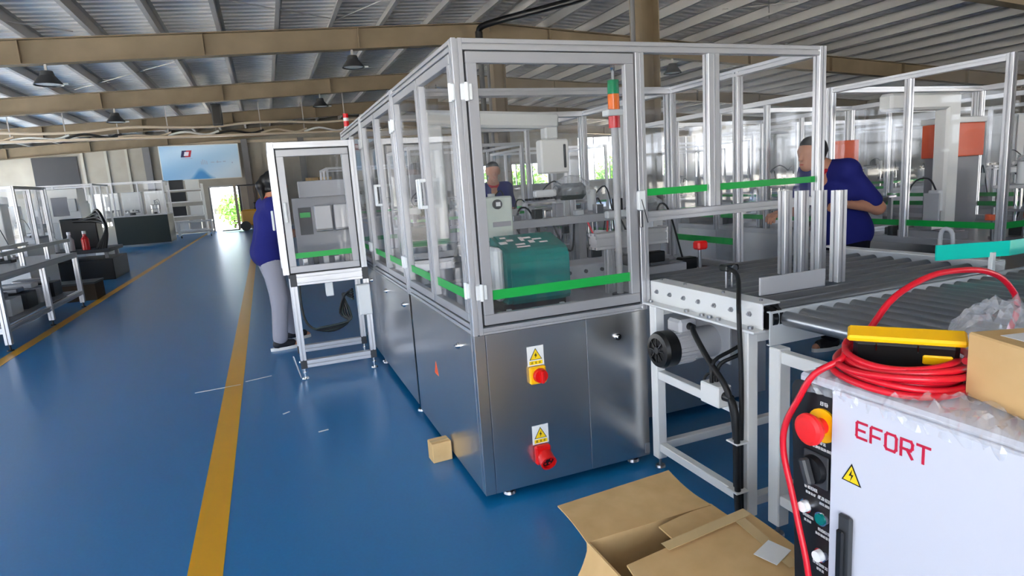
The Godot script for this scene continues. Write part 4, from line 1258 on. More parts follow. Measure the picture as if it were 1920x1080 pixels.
func build_floor_boxes() -> void:
	var t := thing("open_carton", "large open cardboard box on the floor with its flaps folded out", "box", Vector3(0.25, 0, 1.16))
	var C := "cardboard"
	var th := 0.006
	var X0 := 0.02; var X1 := 0.485; var Z0 := 0.925; var Z1 := 1.40; var h := 0.33
	part(t, "base", bx(Vector3(X0, 0, Z0), Vector3(X1, th, Z1)), C)
	part(t, "wall", bx(Vector3(X0, th, Z0), Vector3(X1, h, Z0 + th)), C)
	part(t, "wall", bx(Vector3(X0, th, Z1 - th), Vector3(X1, h, Z1)), C)
	part(t, "wall", bx(Vector3(X0, th, Z0 + th), Vector3(X0 + th, h, Z1 - th)), C)
	part(t, "wall", bx(Vector3(X1 - th, th, Z0 + th), Vector3(X1, h, Z1 - th)), C)
	var F := func(p: Array, called: String) -> MeshInstance3D:      # a flap: four corners in order, slightly bowed
		var mb := MB.new()
		var n := 8
		var up: Vector3 = (p[1] - p[0]).cross(p[3] - p[0]).normalized()
		if up.y < 0: up = -up
		for i in n:
			for j in n:
				var q := []
				for o in [[0, 0], [1, 0], [1, 1], [0, 1]]:
					var u: float = float(i + o[0]) / n
					var v: float = float(j + o[1]) / n
					var b: Vector3 = p[0].lerp(p[1], u).lerp(p[3].lerp(p[2], u), v)
					q.append(b + up * (0.012 * sin(PI * v) * sin(u * 4.0 + 0.6)))
				mb.quad(q[0], q[1], q[2], q[3], up)
				mb.quad(q[0] - up * 0.005, q[1] - up * 0.005, q[2] - up * 0.005, q[3] - up * 0.005, -up)
				for ed in [[i == 0, 0, 3], [i == n - 1, 1, 2], [j == 0, 0, 1], [j == n - 1, 3, 2]]:
					if ed[0]:
						var a: Vector3 = q[ed[1]]
						var c: Vector3 = q[ed[2]]
						mb.quad(a, c, c - up * 0.005, a - up * 0.005, (c - a).cross(up).normalized())
		return part(t, called, mb, C)
	F.call([Vector3(X0 + 0.0, h, Z0 + 0.003), Vector3(X1 - 0.003, h, Z0 + 0.003), Vector3(0.488, 0.345, 0.690), Vector3(0.030, 0.335, 0.705)], "flap")
	F.call([Vector3(X1 - 0.003, h, Z0 + 0.01), Vector3(X1 - 0.003, h, Z1 - 0.01), Vector3(0.255, 0.318, Z1 - 0.02), Vector3(0.250, 0.338, Z0 + 0.045)], "flap")
	var ff: MeshInstance3D = F.call([Vector3(X1 + 0.012, h + 0.018, Z1), Vector3(X0 + 0.005, h + 0.012, Z1), Vector3(0.050, 0.350, 1.105), Vector3(0.512, 0.365, 1.065)], "flap")
	F.call([Vector3(X0 + 0.003, h, Z1 - 0.01), Vector3(X0 + 0.003, h, Z0 + 0.01), Vector3(-0.07, 0.20, Z0 + 0.03), Vector3(-0.08, 0.19, Z1 - 0.01)], "flap")
	# adhesive tape and a paper label on the front flap
	var mk := func(c: Vector3, s: Vector2, turn: float, mat_name: String, called: String) -> void:
		var m := MB.new()
		m.box(c, Vector3(s.x, 0.0012, s.y), 0.0, Basis(Vector3.UP, turn) * Basis(Vector3.RIGHT, 0.05) * Basis(Vector3.BACK, 0.03))
		part(ff, called, m, mat_name)
	mk.call(Vector3(0.335, 0.3745, 1.095), Vector2(0.32, 0.035), 0.08, "tape_clear", "tape_strip")
	mk.call(Vector3(0.44, 0.371, 1.20), Vector2(0.035, 0.26), -0.08, "tape_clear", "tape_strip")
	mk.call(Vector3(0.415, 0.372, 1.265), Vector2(0.085, 0.065), 0.35, "paper", "paper_label")
	# little carton by the stainless base
	t = thing("small_carton", "small brown carton on the blue floor against the stainless base", "box", Vector3(-0.06, 0, -0.55))
	var m2 := MB.new()
	m2.box(Vector3(-0.062, 0.052, -0.562), Vector3(0.105, 0.104, 0.085), 0.003, Basis(Vector3.UP, 0.06))
	part(t, "body", m2, "cardboard")
	m2 = MB.new(); m2.box(Vector3(-0.062, 0.1045, -0.562), Vector3(0.1, 0.001, 0.025), 0.0, Basis(Vector3.UP, 0.06)); part(t, "tape_strip", m2, "tape_clear")

# ---------------------------------------------------------------- inspection station beside the row
func build_station() -> void:
	var t := thing("inspection_station", "small glazed aluminium test stand with threaded feet beside the machine row", "test stand", Vector3(-0.38, 0, -2.77))
	var x0 := -0.70; var x1 := -0.07; var z1 := -2.48; var z0 := -3.05
	var s := 0.0225
	for q in [[x0 + s, z1 - s], [x1 - s, z1 - s], [x0 + s, z0 + s], [x1 - s, z0 + s]]:
		bar(t, "post", Vector3(q[0], 0.83, q[1]), Vector3(q[0], 1.815, q[1]))
	for y in [1.815 - s]:
		for z in [z1 - s, z0 + s]: bar(t, "rail", Vector3(x0 + 0.045, y, z), Vector3(x1 - 0.045, y, z))
		for x in [x0 + s, x1 - s]: bar(t, "rail", Vector3(x, y, z0 + 0.045), Vector3(x, y, z1 - 0.045))
	for z in [z1 - s, z0 + s]: bar(t, "rail", Vector3(x0 + 0.045, 0.785, z), Vector3(x1 - 0.0, 0.785, z), 0.09, 0.045)
	for x in [x0 + 0.09, x1 - s]: bar(t, "rail", Vector3(x, 0.785, z0 + 0.045), Vector3(x, 0.785, z1 - 0.045), 0.09, 0.045)
	for x in [x0 + 0.068, x1 - s]:
		for z in [z1 - s, z0 + s]:
			bar(t, "leg", Vector3(x, 0.09, z), Vector3(x, 0.74, z))
			part(t, "corner_cap", bx(Vector3(x - 0.024, 0.735, z - 0.024), Vector3(x + 0.024, 0.83, z + 0.024), 0.002), "grey_dark")
			part(t, "corner_cap", bx(Vector3(x - 0.024, 0.085, z - 0.024), Vector3(x + 0.024, 0.15, z + 0.024), 0.002), "grey_dark")
			var ft := MB.new()
			ft.cyl(Vector3(x, 0, z), Vector3(x, 0.010, z), 0.028, 0.024, 12)
			ft.cyl(Vector3(x, 0.01, z), Vector3(x, 0.09, z), 0.008, 0.008, 8)
			ft.cyl(Vector3(x, 0.045, z), Vector3(x, 0.055, z), 0.018, 0.018, 6)
			part(t, "threaded_foot", ft, "chrome")
	for z in [z1 - s, z0 + s]: bar(t, "rail", Vector3(x0 + 0.09, 0.118, z), Vector3(x1 - 0.045, 0.118, z), 0.06, 0.045)
	# outrigger foot rod
	part(t, "lever_rod", cy(Vector3(x0 - 0.005, 0.20, z1 + 0.012), Vector3(x0 + 0.035, 0.02, z1 + 0.012), 0.007, 8), "chrome")
	hinged_door(t, Vector3(x0 + 0.047, 0.832, z1), Vector3.RIGHT, x1 - x0 - 0.094, 0.936, Vector3.BACK, 0.02, -1, 0.968, 0.05)
	part(t, "pane", pane_mb(Vector3(x0, 0.832, z0 + 0.045), Vector3.BACK, z1 - z0 - 0.09, 0.936, Vector3.LEFT, 0.0225), "glass")
	part(t, "pane", pane_mb(Vector3(x1, 0.832, z1 - 0.045), Vector3.FORWARD, z1 - z0 - 0.09, 0.936, Vector3.RIGHT, 0.0225), "glass")
	part(t, "handle", bx(Vector3(x0 - 0.03, 1.17, z1 - 0.10), Vector3(x0 - 0.012, 1.32, z1 - 0.075), 0.004), "plate_white")
	part(t, "table_plate", bx(Vector3(x0 + 0.046, 0.822, z0 + 0.046), Vector3(x1 - 0.046, 0.832, z1 - 0.046)), "steel")
	part(t, "pneumatic_cylinder", bx(Vector3(-0.40, 0.62, -2.60), Vector3(-0.34, 0.74, -2.55), 0.006), "plate_white")
	# contents
	var bt := thing("test_board", "grey instrument board with a cut-out inside the small test stand", "instrument", Vector3(-0.36, 0.832, -2.86))
	part(bt, "board", bx(Vector3(-0.56, 0.832, -2.875), Vector3(-0.13, 1.40, -2.86), 0.002), "grey")
	part(bt, "hood", bx(Vector3(-0.50, 1.40, -2.90), Vector3(-0.12, 1.53, -2.76), 0.004), "grey")
	part(bt, "cut_out", bx(Vector3(-0.52, 1.10, -2.859), Vector3(-0.42, 1.32, -2.853)), "grey_dark")
	part(bt, "label_strip", bx(Vector3(-0.51, 1.24, -2.853), Vector3(-0.43, 1.28, -2.850)), "tape_green")
	for i in 2:
		part(bt, "cover", bx(Vector3(-0.40 + i * 0.15, 1.14, -2.86), Vector3(-0.27 + i * 0.15, 1.33, -2.76), 0.006), "grey_light")
		part(bt, "knob_bar", cy(Vector3(-0.40 + i * 0.15, 1.13, -2.77), Vector3(-0.27 + i * 0.15, 1.13, -2.77), 0.010, 10), "chrome")
	var tp := thing("tooling_plate", "fixture plate with clamps inside the small test stand", "fixture", Vector3(-0.36, 0.832, -2.66))
	part(tp, "plate", bx(Vector3(-0.58, 0.832, -2.74), Vector3(-0.14, 0.86, -2.56), 0.003), "grey_dark")
	for i in 5: part(tp, "clamp", bx(Vector3(-0.54 + i * 0.08, 0.86, -2.70 + 0.03 * (i % 2)), Vector3(-0.50 + i * 0.08, 0.93 + 0.02 * (i % 3), -2.62), 0.004), ["steel", "black", "grey_light"][i % 3])
	var jb := thing("wall_box", "pale grey electrical box on the leg of the small test stand", "electrical box", Vector3(-0.13, 0.47, -2.46))
	part(jb, "body", bx(Vector3(-0.175, 0.46, -2.48), Vector3(-0.075, 0.70, -2.41), 0.004), "plate_white")
	part(jb, "cover", bx(Vector3(-0.170, 0.465, -2.41), Vector3(-0.08, 0.695, -2.404), 0.002), "plate_white")
	var cb := thing("cable_bundle", "tangle of black and green cables under the small test stand", "cables", Vector3(-0.3, 0.15, -2.8))
	for i in 5:
		tube_part(cb, "cable", [Vector3(-0.20, 0.66 - 0.02 * i, -2.52), Vector3(-0.26, 0.60, -2.60 - 0.03 * i), Vector3(-0.30 + 0.02 * i, 0.45, -2.68), Vector3(-0.24, 0.38, -2.66), Vector3(-0.36 - 0.02 * i, 0.30 + 0.01 * i, -2.74), Vector3(-0.52, 0.33, -2.80), Vector3(-0.58, 0.45, -2.86), Vector3(-0.58, 0.75, -2.93)], 0.009, ["rubber", "machine_green", "rubber", "black", "machine_green"][i])

# ---------------------------------------------------------------- units that fill the cells
func press_unit() -> Node3D:
	var t := thing("press_unit", "", "press", Vector3(), "pneumatic presses in the cells")
	part(t, "base_plate", bx(Vector3(-0.15, 0, -0.12), Vector3(0.15, 0.025, 0.12), 0.003), "steel")
	for x in [-0.11, 0.11]:
		for z in [-0.08, 0.08]: part(t, "guide_column", cy(Vector3(x, 0.025, z), Vector3(x, 0.36, z), 0.012, 10), "chrome")
	part(t, "top_plate", bx(Vector3(-0.14, 0.36, -0.11), Vector3(0.14, 0.385, 0.11), 0.003), "grey_light")
	part(t, "sliding_plate", bx(Vector3(-0.13, 0.20, -0.10), Vector3(0.13, 0.22, 0.10), 0.003), "steel")
	var c := part(t, "cylinder", cy(Vector3(0, 0.385, 0), Vector3(0, 0.54, 0), 0.035, 16), "plate_white")
	part(c, "rod", cy(Vector3(0, 0.22, 0), Vector3(0, 0.36, 0), 0.010, 10), "chrome")
	part(t, "fixture", bx(Vector3(-0.05, 0.025, -0.04), Vector3(0.05, 0.10, 0.04), 0.005), "black")
	tube_part(t, "hose", [Vector3(0.03, 0.50, 0), Vector3(0.12, 0.56, 0.02), Vector3(0.17, 0.40, 0.03), Vector3(0.14, 0.05, 0.10)], 0.006, "rubber", 6)
	tube_part(t, "hose", [Vector3(0.03, 0.42, 0), Vector3(0.10, 0.47, -0.04), Vector3(0.17, 0.30, -0.05), Vector3(0.13, 0.04, -0.10)], 0.006, "black", 6)
	return t

func gantry_unit() -> Node3D:
	var t := thing("transfer_gantry", "", "gantry", Vector3(), "transfer gantries in the cells")
	for x in [-0.28, 0.28]: bar(t, "post", Vector3(x, 0, 0), Vector3(x, 0.42, 0), 0.045, 0.045)
	bar(t, "beam", Vector3(-0.34, 0.44, 0), Vector3(0.34, 0.44, 0), 0.045, 0.09)
	part(t, "linear_rail", bx(Vector3(-0.33, 0.43, 0.045), Vector3(0.33, 0.45, 0.060)), "chrome")
	var c := part(t, "carriage", bx(Vector3(-0.06, 0.38, 0.06), Vector3(0.06, 0.50, 0.085), 0.004), "grey_light")
	part(c, "lift_cylinder", bx(Vector3(-0.03, 0.26, 0.085), Vector3(0.03, 0.56, 0.125), 0.006), "plate_white")
	part(c, "gripper", bx(Vector3(-0.045, 0.18, 0.08), Vector3(0.045, 0.24, 0.13), 0.006), "black")
	for x in [-0.035, 0.035]: part(c, "finger", bx(Vector3(x - 0.008, 0.10, 0.095), Vector3(x + 0.008, 0.18, 0.115), 0.002), "steel")
	for i in 12:
		part(t, "chain_link", bx(Vector3(-0.32 + i * 0.028, 0.472, -0.03), Vector3(-0.297 + i * 0.028, 0.49, 0.0), 0.003), "black")
	tube_part(t, "hose", [Vector3(0.0, 0.56, 0.10), Vector3(-0.08, 0.62, 0.06), Vector3(-0.16, 0.55, 0.0), Vector3(-0.15, 0.49, -0.01)], 0.006, "rubber", 6)
	for x in [-0.28, 0.28]: part(t, "foot_plate", bx(Vector3(x - 0.05, 0, -0.05), Vector3(x + 0.05, 0.012, 0.05)), "steel")
	return t

func bowl_unit() -> Node3D:
	var t := thing("bowl_feeder", "", "feeder", Vector3(), "bowl feeders in the cells")
	part(t, "drive_base", cy(Vector3(0, 0, 0), Vector3(0, 0.14, 0), 0.13, 24), "grey_light")
	var m := MB.new()
	m.lathe([Vector2(0.02, 0.15), Vector2(0.14, 0.15), Vector2(0.18, 0.26), Vector2(0.175, 0.26), Vector2(0.135, 0.16), Vector2(0.03, 0.17), Vector2(0, 0.19)], Vector3(), Basis(), 28)
	var b := part(t, "bowl", m, "steel")
	var sp := []
	for i in 26: sp.append(Vector3(cos(i * 0.4) * (0.140 + 0.0011 * i), 0.165 + 0.0033 * i, sin(i * 0.4) * (0.140 + 0.0011 * i)))
	tube_part(b, "spiral_track", sp, 0.006, "chrome", 6)
	part(t, "chute", bx(Vector3(0.12, 0.235, -0.03), Vector3(0.36, 0.255, 0.03), 0.002), "steel")
	part(t, "chute_stand", bx(Vector3(0.30, 0, -0.02), Vector3(0.33, 0.235, 0.02), 0.002), "alu_frame")
	return t

func dial_unit() -> Node3D:
	var t := thing("indexing_table", "", "indexing table", Vector3(), "indexing tables in the cells")
	part(t, "pedestal", cy(Vector3(0, 0, 0), Vector3(0, 0.12, 0), 0.10, 20), "grey_dark")
	part(t, "dial_plate", cy(Vector3(0, 0.12, 0), Vector3(0, 0.14, 0), 0.26, 36), "steel")
	for i in 8:
		var an := TAU * i / 8
		var p := Vector3(cos(an), 0, sin(an)) * 0.21
		var m := MB.new()
		m.box(p + Vector3(0, 0.165, 0), Vector3(0.07, 0.05, 0.06), 0.004, Basis(Vector3.UP, -an))
		var n := part(t, "nest", m, "grey_light" if i % 2 else "plate_white")
		m = MB.new(); m.box(p + Vector3(0, 0.20, 0), Vector3(0.03, 0.03, 0.03), 0.003, Basis(Vector3.UP, -an))
		part(n, "pin_block", m, "black")
	part(t, "hub", cy(Vector3(0, 0.14, 0), Vector3(0, 0.24, 0), 0.05, 18), "plate_white")
	return t

func box_unit() -> Node3D:
	var t := thing("servo_module", "", "module", Vector3(), "servo modules in the cells")
	part(t, "bed", bx(Vector3(-0.22, 0, -0.08), Vector3(0.22, 0.06, 0.08), 0.004), "grey_light")
	part(t, "cover_strip", bx(Vector3(-0.21, 0.06, -0.05), Vector3(0.21, 0.068, 0.05)), "steel")
	part(t, "saddle", bx(Vector3(-0.06, 0.068, -0.09), Vector3(0.08, 0.10, 0.09), 0.004), "steel")
	var m := part(t, "motor", bx(Vector3(0.22, 0.0, -0.04), Vector3(0.34, 0.08, 0.04), 0.008), "black")
	part(m, "encoder_cap", bx(Vector3(0.34, 0.01, -0.03), Vector3(0.37, 0.07, 0.03), 0.006), "grey_dark")
	part(t, "bracket", bx(Vector3(-0.05, 0.10, -0.01), Vector3(0.07, 0.34, 0.01), 0.003), "grey_light")
	part(t, "tool_head", bx(Vector3(-0.03, 0.20, 0.01), Vector3(0.05, 0.36, 0.07), 0.006), "plate_white")
	tube_part(t, "hose", [Vector3(0.01, 0.36, 0.04), Vector3(0.06, 0.45, 0.02), Vector3(0.16, 0.40, -0.02), Vector3(0.26, 0.08, -0.02)], 0.007, "rubber", 6)
	return t

func wrapped_unit(at: Vector3, top: float, label: String) -> void:
	var t := thing("wrapped_motor_head", label, "motor head", at, "film-wrapped motor heads")
	part(t, "base_plate", bx(at + Vector3(-0.07, 0, -0.07), at + Vector3(0.07, 0.015, 0.07), 0.002), "steel")
	bar(t, "post", at + Vector3(0, 0.015, 0), Vector3(at.x, top - 0.02, at.z))
	var c := Vector3(at.x, top + 0.04, at.z)
	var m := MB.new()
	m.box(c, Vector3(0.20, 0.12, 0.13), 0.03)
	var h := part(t, "housing", m, "machine_green")
	part(h, "flange", cy(c + Vector3(-0.13, 0, 0), c + Vector3(-0.10, 0, 0), 0.05, 16), "grey_dark")
	part(h, "arm", bx(c + Vector3(-0.30, -0.025, -0.025), c + Vector3(-0.13, 0.025, 0.025), 0.008), "plate_white")
	var nz := FastNoiseLite.new(); nz.seed = int(at.x * 100); nz.frequency = 9.0
	var f := MB.new()
	var nu := 26
	var nv := 12
	var P := func(i: int, j: int) -> Vector3:
		var an := TAU * (i % nu) / nu
		var v := float(j) / nv
		var r := sin(v * 1.9)
		var k := 1.0 + 0.45 * nz.get_noise_2d(cos(an) * 0.3 + v * 0.3, sin(an) * 0.3 + 7.0)
		return c + Vector3(cos(an) * 0.135 * r * k, 0.095 * cos(v * 1.9) * (0.9 + 0.2 * k) + 0.01, sin(an) * 0.10 * r * k)
	for i in nu:
		for j in nv:
			var a: Vector3 = P.call(i, j)
			var b: Vector3 = P.call(i + 1, j)
			var d: Vector3 = P.call(i + 1, j + 1)
			var e: Vector3 = P.call(i, j + 1)
			for q in [[a, b, d], [a, d, e]]:
				var n: Vector3 = (q[1] - q[0]).cross(q[2] - q[0]).normalized()
				if n.dot(q[0] - c) < 0: n = -n
				if n.is_finite() and n.length() > 0.5: f.tri(q[0], q[1], q[2], n, n, n)
	part(t, "film_wrap", f, "film", "crumpled clear film")

func build_interiors() -> void:
	# teal unit with its grey controller in the near cell
	var t := thing("teal_unit", "rounded teal equipment cover with white print, behind the front door of the near cell", "equipment", Vector3(0.44, 0.782, -0.45))
	var prof := PackedVector2Array()
	# side profile: (depth towards +z, height)
	var pts := [Vector2(-0.17, 0.0), Vector2(0.045, 0.0), Vector2(0.060, 0.02), Vector2(0.060, 0.205), Vector2(0.055, 0.235), Vector2(0.042, 0.257), Vector2(0.020, 0.270), Vector2(-0.15, 0.325), Vector2(-0.17, 0.325)]
	var tm := MB.new()
	var xa := 0.287
	var xb := 0.625
	for k in 3:
		var sc: float = [0.972, 1.0, 0.972][k]
		var x0: float = [xa, xa + 0.022, xb - 0.022][k]
		var x1: float = [xa + 0.022, xb - 0.022, xb][k]
		prof = PackedVector2Array()
		for p in pts: prof.append(Vector2(-0.055 + (p.x + 0.055) * sc, 0.16 + (p.y - 0.16) * sc))
		tm.extrude(prof, x1 - x0, Vector3(x0, 0.822, -0.36), Basis(Vector3.BACK, Vector3.UP, Vector3.LEFT) * Basis.from_scale(Vector3(1, 1, -1)))
	var tb := part(t, "cover", tm, "teal")
	for q in [[0.32, 0.04, 0.030, -0.06], [0.365, 0.035, 0.022, -0.085], [0.40, 0.05, 0.016, -0.03], [0.43, 0.02, 0.05, -0.09], [0.46, 0.05, 0.018, -0.10], [0.47, 0.03, 0.03, -0.05], [0.51, 0.05, 0.014, -0.075], [0.53, 0.045, 0.014, -0.035], [0.405, 0.07, 0.014, 0.0], [0.34, 0.03, 0.016, -0.12]]:
		var mk := MB.new()
		var sl: float = 0.270 + (0.020 - q[3]) * 0.3235
		mk.box(Vector3(q[0], 0.822 + sl + 0.0005, -0.36 + q[3]), Vector3(q[1], 0.001, q[2]), 0.0, Basis(Vector3.RIGHT, 0.313))
		part(tb, "printed_mark", mk, "paper")
	part(t, "rear_shell", bx(Vector3(0.240, 0.822, -0.62), Vector3(0.60, 1.118, -0.53), 0.02), "beige_grey")
	part(t, "side_shell", bx(Vector3(0.240, 0.84, -0.53), Vector3(0.286, 1.105, -0.335), 0.015), "plate_white")
	part(t, "plinth", bx(Vector3(0.27, 0.782, -0.60), Vector3(0.61, 0.822, -0.33), 0.004), "black")
	for x in [0.29, 0.58]: part(t, "rubber_foot", cy(Vector3(x, 0.782, -0.32), Vector3(x, 0.80, -0.32), 0.014, 10), "plate_white")
	var bx2 := thing("controller_box", "tall pale grey controller with a dark dial, standing behind the teal unit", "controller", Vector3(0.39, 0.782, -0.70))
	var bb := part(bx2, "body", bx(Vector3(0.305, 0.782, -0.76), Vector3(0.475, 1.345, -0.65), 0.008), "beige_grey")
	part(bb, "dial", cy(Vector3(0.385, 1.305, -0.65), Vector3(0.385, 1.305, -0.635), 0.026, 18), "grey_dark")
	part(bb, "dial_mark", bx(Vector3(0.375, 1.295, -0.635), Vector3(0.40, 1.317, -0.633)), "plate_white")
	part(bb, "label_strip", bx(Vector3(0.355, 1.185, -0.65), Vector3(0.46, 1.212, -0.648)), "grey")
	# orange gripper and grey blocks further into the near cell
	t = thing("gripper_block", "orange and dark green gripper on a grey drilled block beside the teal unit", "gripper", Vector3(0.78, 0.782, -0.75))
	part(t, "block", bx(Vector3(0.68, 0.783, -1.05), Vector3(1.30, 0.90, -0.80), 0.004), "grey_light")
	for i in 5: part(t, "bolt", cy(Vector3(0.76 + i * 0.11, 0.86, -0.80), Vector3(0.76 + i * 0.11, 0.86, -0.79), 0.012, 8), "grey_dark")
	part(t, "body", bx(Vector3(0.70, 0.90, -1.0), Vector3(0.82, 0.98, -0.86), 0.008), "machine_green")
	part(t, "cap", bx(Vector3(0.695, 0.98, -0.99), Vector3(0.80, 1.02, -0.87), 0.008), "orange")
	t = thing("transfer_beam", "grey transfer beam with slotted end over the conveyor mouth", "beam", Vector3(1.2, 0.762, -0.55))
	bar(t, "beam", Vector3(0.90, 1.06, -0.55), Vector3(1.36, 1.06, -0.55), 0.09, 0.09)
	for x in [1.0, 1.22]: bar(t, "post", Vector3(x, 0.762, -0.55), Vector3(x, 1.015, -0.55))
	part(t, "end_plate", bx(Vector3(1.36, 1.01, -0.60), Vector3(1.368, 1.11, -0.50), 0.001), "steel")
	part(t, "actuator", bx(Vector3(1.05, 0.92, -0.50), Vector3(1.30, 0.98, -0.44), 0.006), "black")
	t = thing("red_clamp_stand", "small stand with a red clamp and copper arm beside the conveyor rollers", "clamp", Vector3(1.55, 0.762, -0.46))
	part(t, "rod", cy(Vector3(1.55, 0.762, -0.46), Vector3(1.55, 0.97, -0.46), 0.010, 8), "steel")
	part(t, "clamp", bx(Vector3(1.52, 0.96, -0.49), Vector3(1.59, 1.01, -0.43), 0.01), "red")
	part(t, "arm", bx(Vector3(1.54, 0.80, -0.44), Vector3(1.70, 0.83, -0.42), 0.004), "orange")
	wrapped_unit(Vector3(1.33, 0.779, -1.62), 1.28, "dark green motor head on a post, wrapped in clear film, in the second cell")
	wrapped_unit(Vector3(0.50, 0.779, -2.36), 1.20, "film-wrapped motor head on a post at the back of the second cell")
	wrapped_unit(Vector3(1.62, 0.762, -1.12), 1.12, "film-wrapped motor head on a post beside the conveyor mouth")
	wrapped_unit(Vector3(4.75, 0.784, -0.55), 1.22, "film-wrapped motor head on a post behind the second row's glass")
	var lb := thing("work_rail", "long grey work rail on stands across the second cell", "rail", Vector3(1.3, 0.779, -1.45))
	part(lb, "plate", bx(Vector3(0.72, 1.10, -1.50), Vector3(1.90, 1.155, -1.40), 0.003), "grey_light")
	for i in 7: part(lb, "block", bx(Vector3(0.78 + i * 0.16, 1.155, -1.48), Vector3(0.84 + i * 0.16, 1.19 + 0.03 * (i % 3), -1.42), 0.004), ["steel", "black", "grey", "plate_white"][i % 4])
	for x in [0.85, 1.30, 1.78]: part(lb, "stand", bx(Vector3(x - 0.03, 0.779, -1.48), Vector3(x + 0.03, 1.10, -1.42), 0.003), "alu_frame")
	for i in 4: tube_part(lb, "hose", [Vector3(0.8 + 0.27 * i, 1.10, -1.41), Vector3(0.84 + 0.27 * i, 0.98, -1.37), Vector3(0.92 + 0.27 * i, 0.92, -1.38), Vector3(0.96 + 0.27 * i, 1.10, -1.41)], 0.007, ["rubber", "black", "red_cable", "rubber"][i], 6)
	# boom-hung operator panel in the second cell
	t = thing("operator_panel", "white operator panel hanging from a thick pale boom inside the second cell", "control panel", Vector3(0.4, 0.779, -2.0))
	part(t, "column", bx(Vector3(0.36, 0.779, -2.06), Vector3(0.48, 1.86, -1.94), 0.01), "plate_white")
	var bm := MB.new(); bm.beam(Vector3(0.36, 1.90, -2.0), Vector3(1.42, 1.86, -2.0), 0.12, 0.12, 0.02)
	part(t, "boom", bm, "plate_white")
	part(t, "drop_tube", bx(Vector3(1.30, 1.72, -2.05), Vector3(1.41, 1.82, -1.95), 0.012), "plate_white")
	var pn := part(t, "panel", bx(Vector3(1.26, 1.46, -2.06), Vector3(1.50, 1.72, -1.96), 0.012), "white")
	part(pn, "grip", bx(Vector3(1.45, 1.50, -1.96), Vector3(1.465, 1.68, -1.94), 0.004), "grey_dark")
	# thick white arch in the first cell of the second row
	t = thing("white_arch", "thick white boom arch standing inside the second row's first cell", "boom", Vector3(4.45, 0.784, -1.0))
	part(t, "column", bx(Vector3(4.36, 0.784, -1.06), Vector3(4.52, 1.80, -0.94), 0.02), "white")
	part(t, "beam", bx(Vector3(3.72, 1.76, -1.06), Vector3(4.52, 1.89, -0.94), 0.02), "white")
	t = thing("orange_hopper", "orange-red hopper with a white lid in the second row's first cell", "hopper", Vector3(4.85, 0.784, -1.2))
	part(t, "stand", bx(Vector3(4.62, 0.784, -1.30), Vector3(5.06, 1.38, -1.12), 0.006), "grey")
	part(t, "bin", bx(Vector3(4.60, 1.38, -1.32), Vector3(5.08, 1.66, -1.10), 0.006), "orange")
	part(t, "lid", bx(Vector3(4.59, 1.66, -1.33), Vector3(5.09, 1.71, -1.09), 0.006), "white")
	t = thing("orange_hopper", "slim orange hopper on a bracket in the second row's middle cell", "hopper", Vector3(3.95, 0.784, -1.6))
	part(t, "stand", bx(Vector3(3.88, 0.784, -1.66), Vector3(4.08, 1.32, -1.54), 0.006), "grey_light")
	part(t, "bin", bx(Vector3(3.86, 1.32, -1.68), Vector3(4.10, 1.58, -1.52), 0.006), "orange")
	t = thing("orange_valve", "small orange hand valve on a pipe in the second row's first cell", "valve", Vector3(4.0, 0.784, -0.35))
	part(t, "pipe", cy(Vector3(4.0, 0.784, -0.35), Vector3(4.0, 1.02, -0.35), 0.015, 10), "steel")
	part(t, "hand_wheel", cy(Vector3(4.0, 0.93, -0.35), Vector3(4.0, 0.97, -0.35), 0.05, 14), "orange")
	# repeated units
	var protos := [press_unit(), gantry_unit(), bowl_unit(), dial_unit(), box_unit()]
	var first := [true, true, true, true, true]
	var words := ["chrome-columned press", "transfer gantry", "steel bowl feeder", "round indexing table", "servo slide module"]
	var places := [
		[0, 1.55, -1.72, 0.2, "second cell of the near row"], [4, 0.85, -1.62, 0.0, "second cell of the near row"], [3, 0.95, -2.2, 0.0, "second cell of the near row, under the operator panel"], [1, 1.58, -2.32, 0.0, "second cell of the near row"], [2, 0.25, -1.62, 0.1, "second cell of the near row"],
		[1, 0.6, -2.95, 0.0, "third cell of the near row"], [0, 1.2, -3.0, 0.5, "third cell of the near row"], [4, 1.6, -3.5, 0.0, "third cell of the near row"], [2, 0.6, -3.5, 2.0, "third cell of the near row"], [0, 1.72, -2.8, 0.0, "third cell of the near row, by its side pane"],
		[4, 1.55, -0.95, 0.0, "near cell, behind the conveyor mouth"],
		[4, 3.95, -0.75, 1.57, "second row's first cell, by its glass"], [3, 4.0, -1.08, 0.0, ""], [1, 5.2, -0.55, 1.57, "second row's first cell"], [0, 4.1, -2.1, 0.2, "second row's middle cell"], [2, 4.7, -1.9, 0.0, "second row's middle cell"], [1, 4.2, -2.5, 0.0, "second row's middle cell"], [3, 4.1, -3.2, 0.0, "second row's last cell"], [0, 4.7, -3.2, 0.4, "second row's last cell"], [4, 4.2, -3.8, 0.0, "second row's last cell"], [2, 5.1, -2.5, 0.0, "second row's middle cell, at its back"], [0, 4.2, -0.30, 0.1, "second row's first cell, at its front glass"],
	]
	for q in places:
		if q[4] == "": continue
		var y := 0.784 if q[1] > 3.0 else (0.762 if q[2] > -1.25 else 0.779)
		put_unit(protos, first, words, q[0], Vector3(q[1], y, q[2]), q[3], q[4])
	build_far_cells(protos, first, words)

func put_unit(protos: Array, first: Array, words: Array, k: int, at: Vector3, turn: float, where: String) -> void:
	var label: String = words[k] + " in the " + where
	if first[k]:
		first[k] = false
		protos[k].position = at
		protos[k].rotation.y = turn
		protos[k].set_meta("label", label)
	else:
		copy(protos[k], at, turn, label)

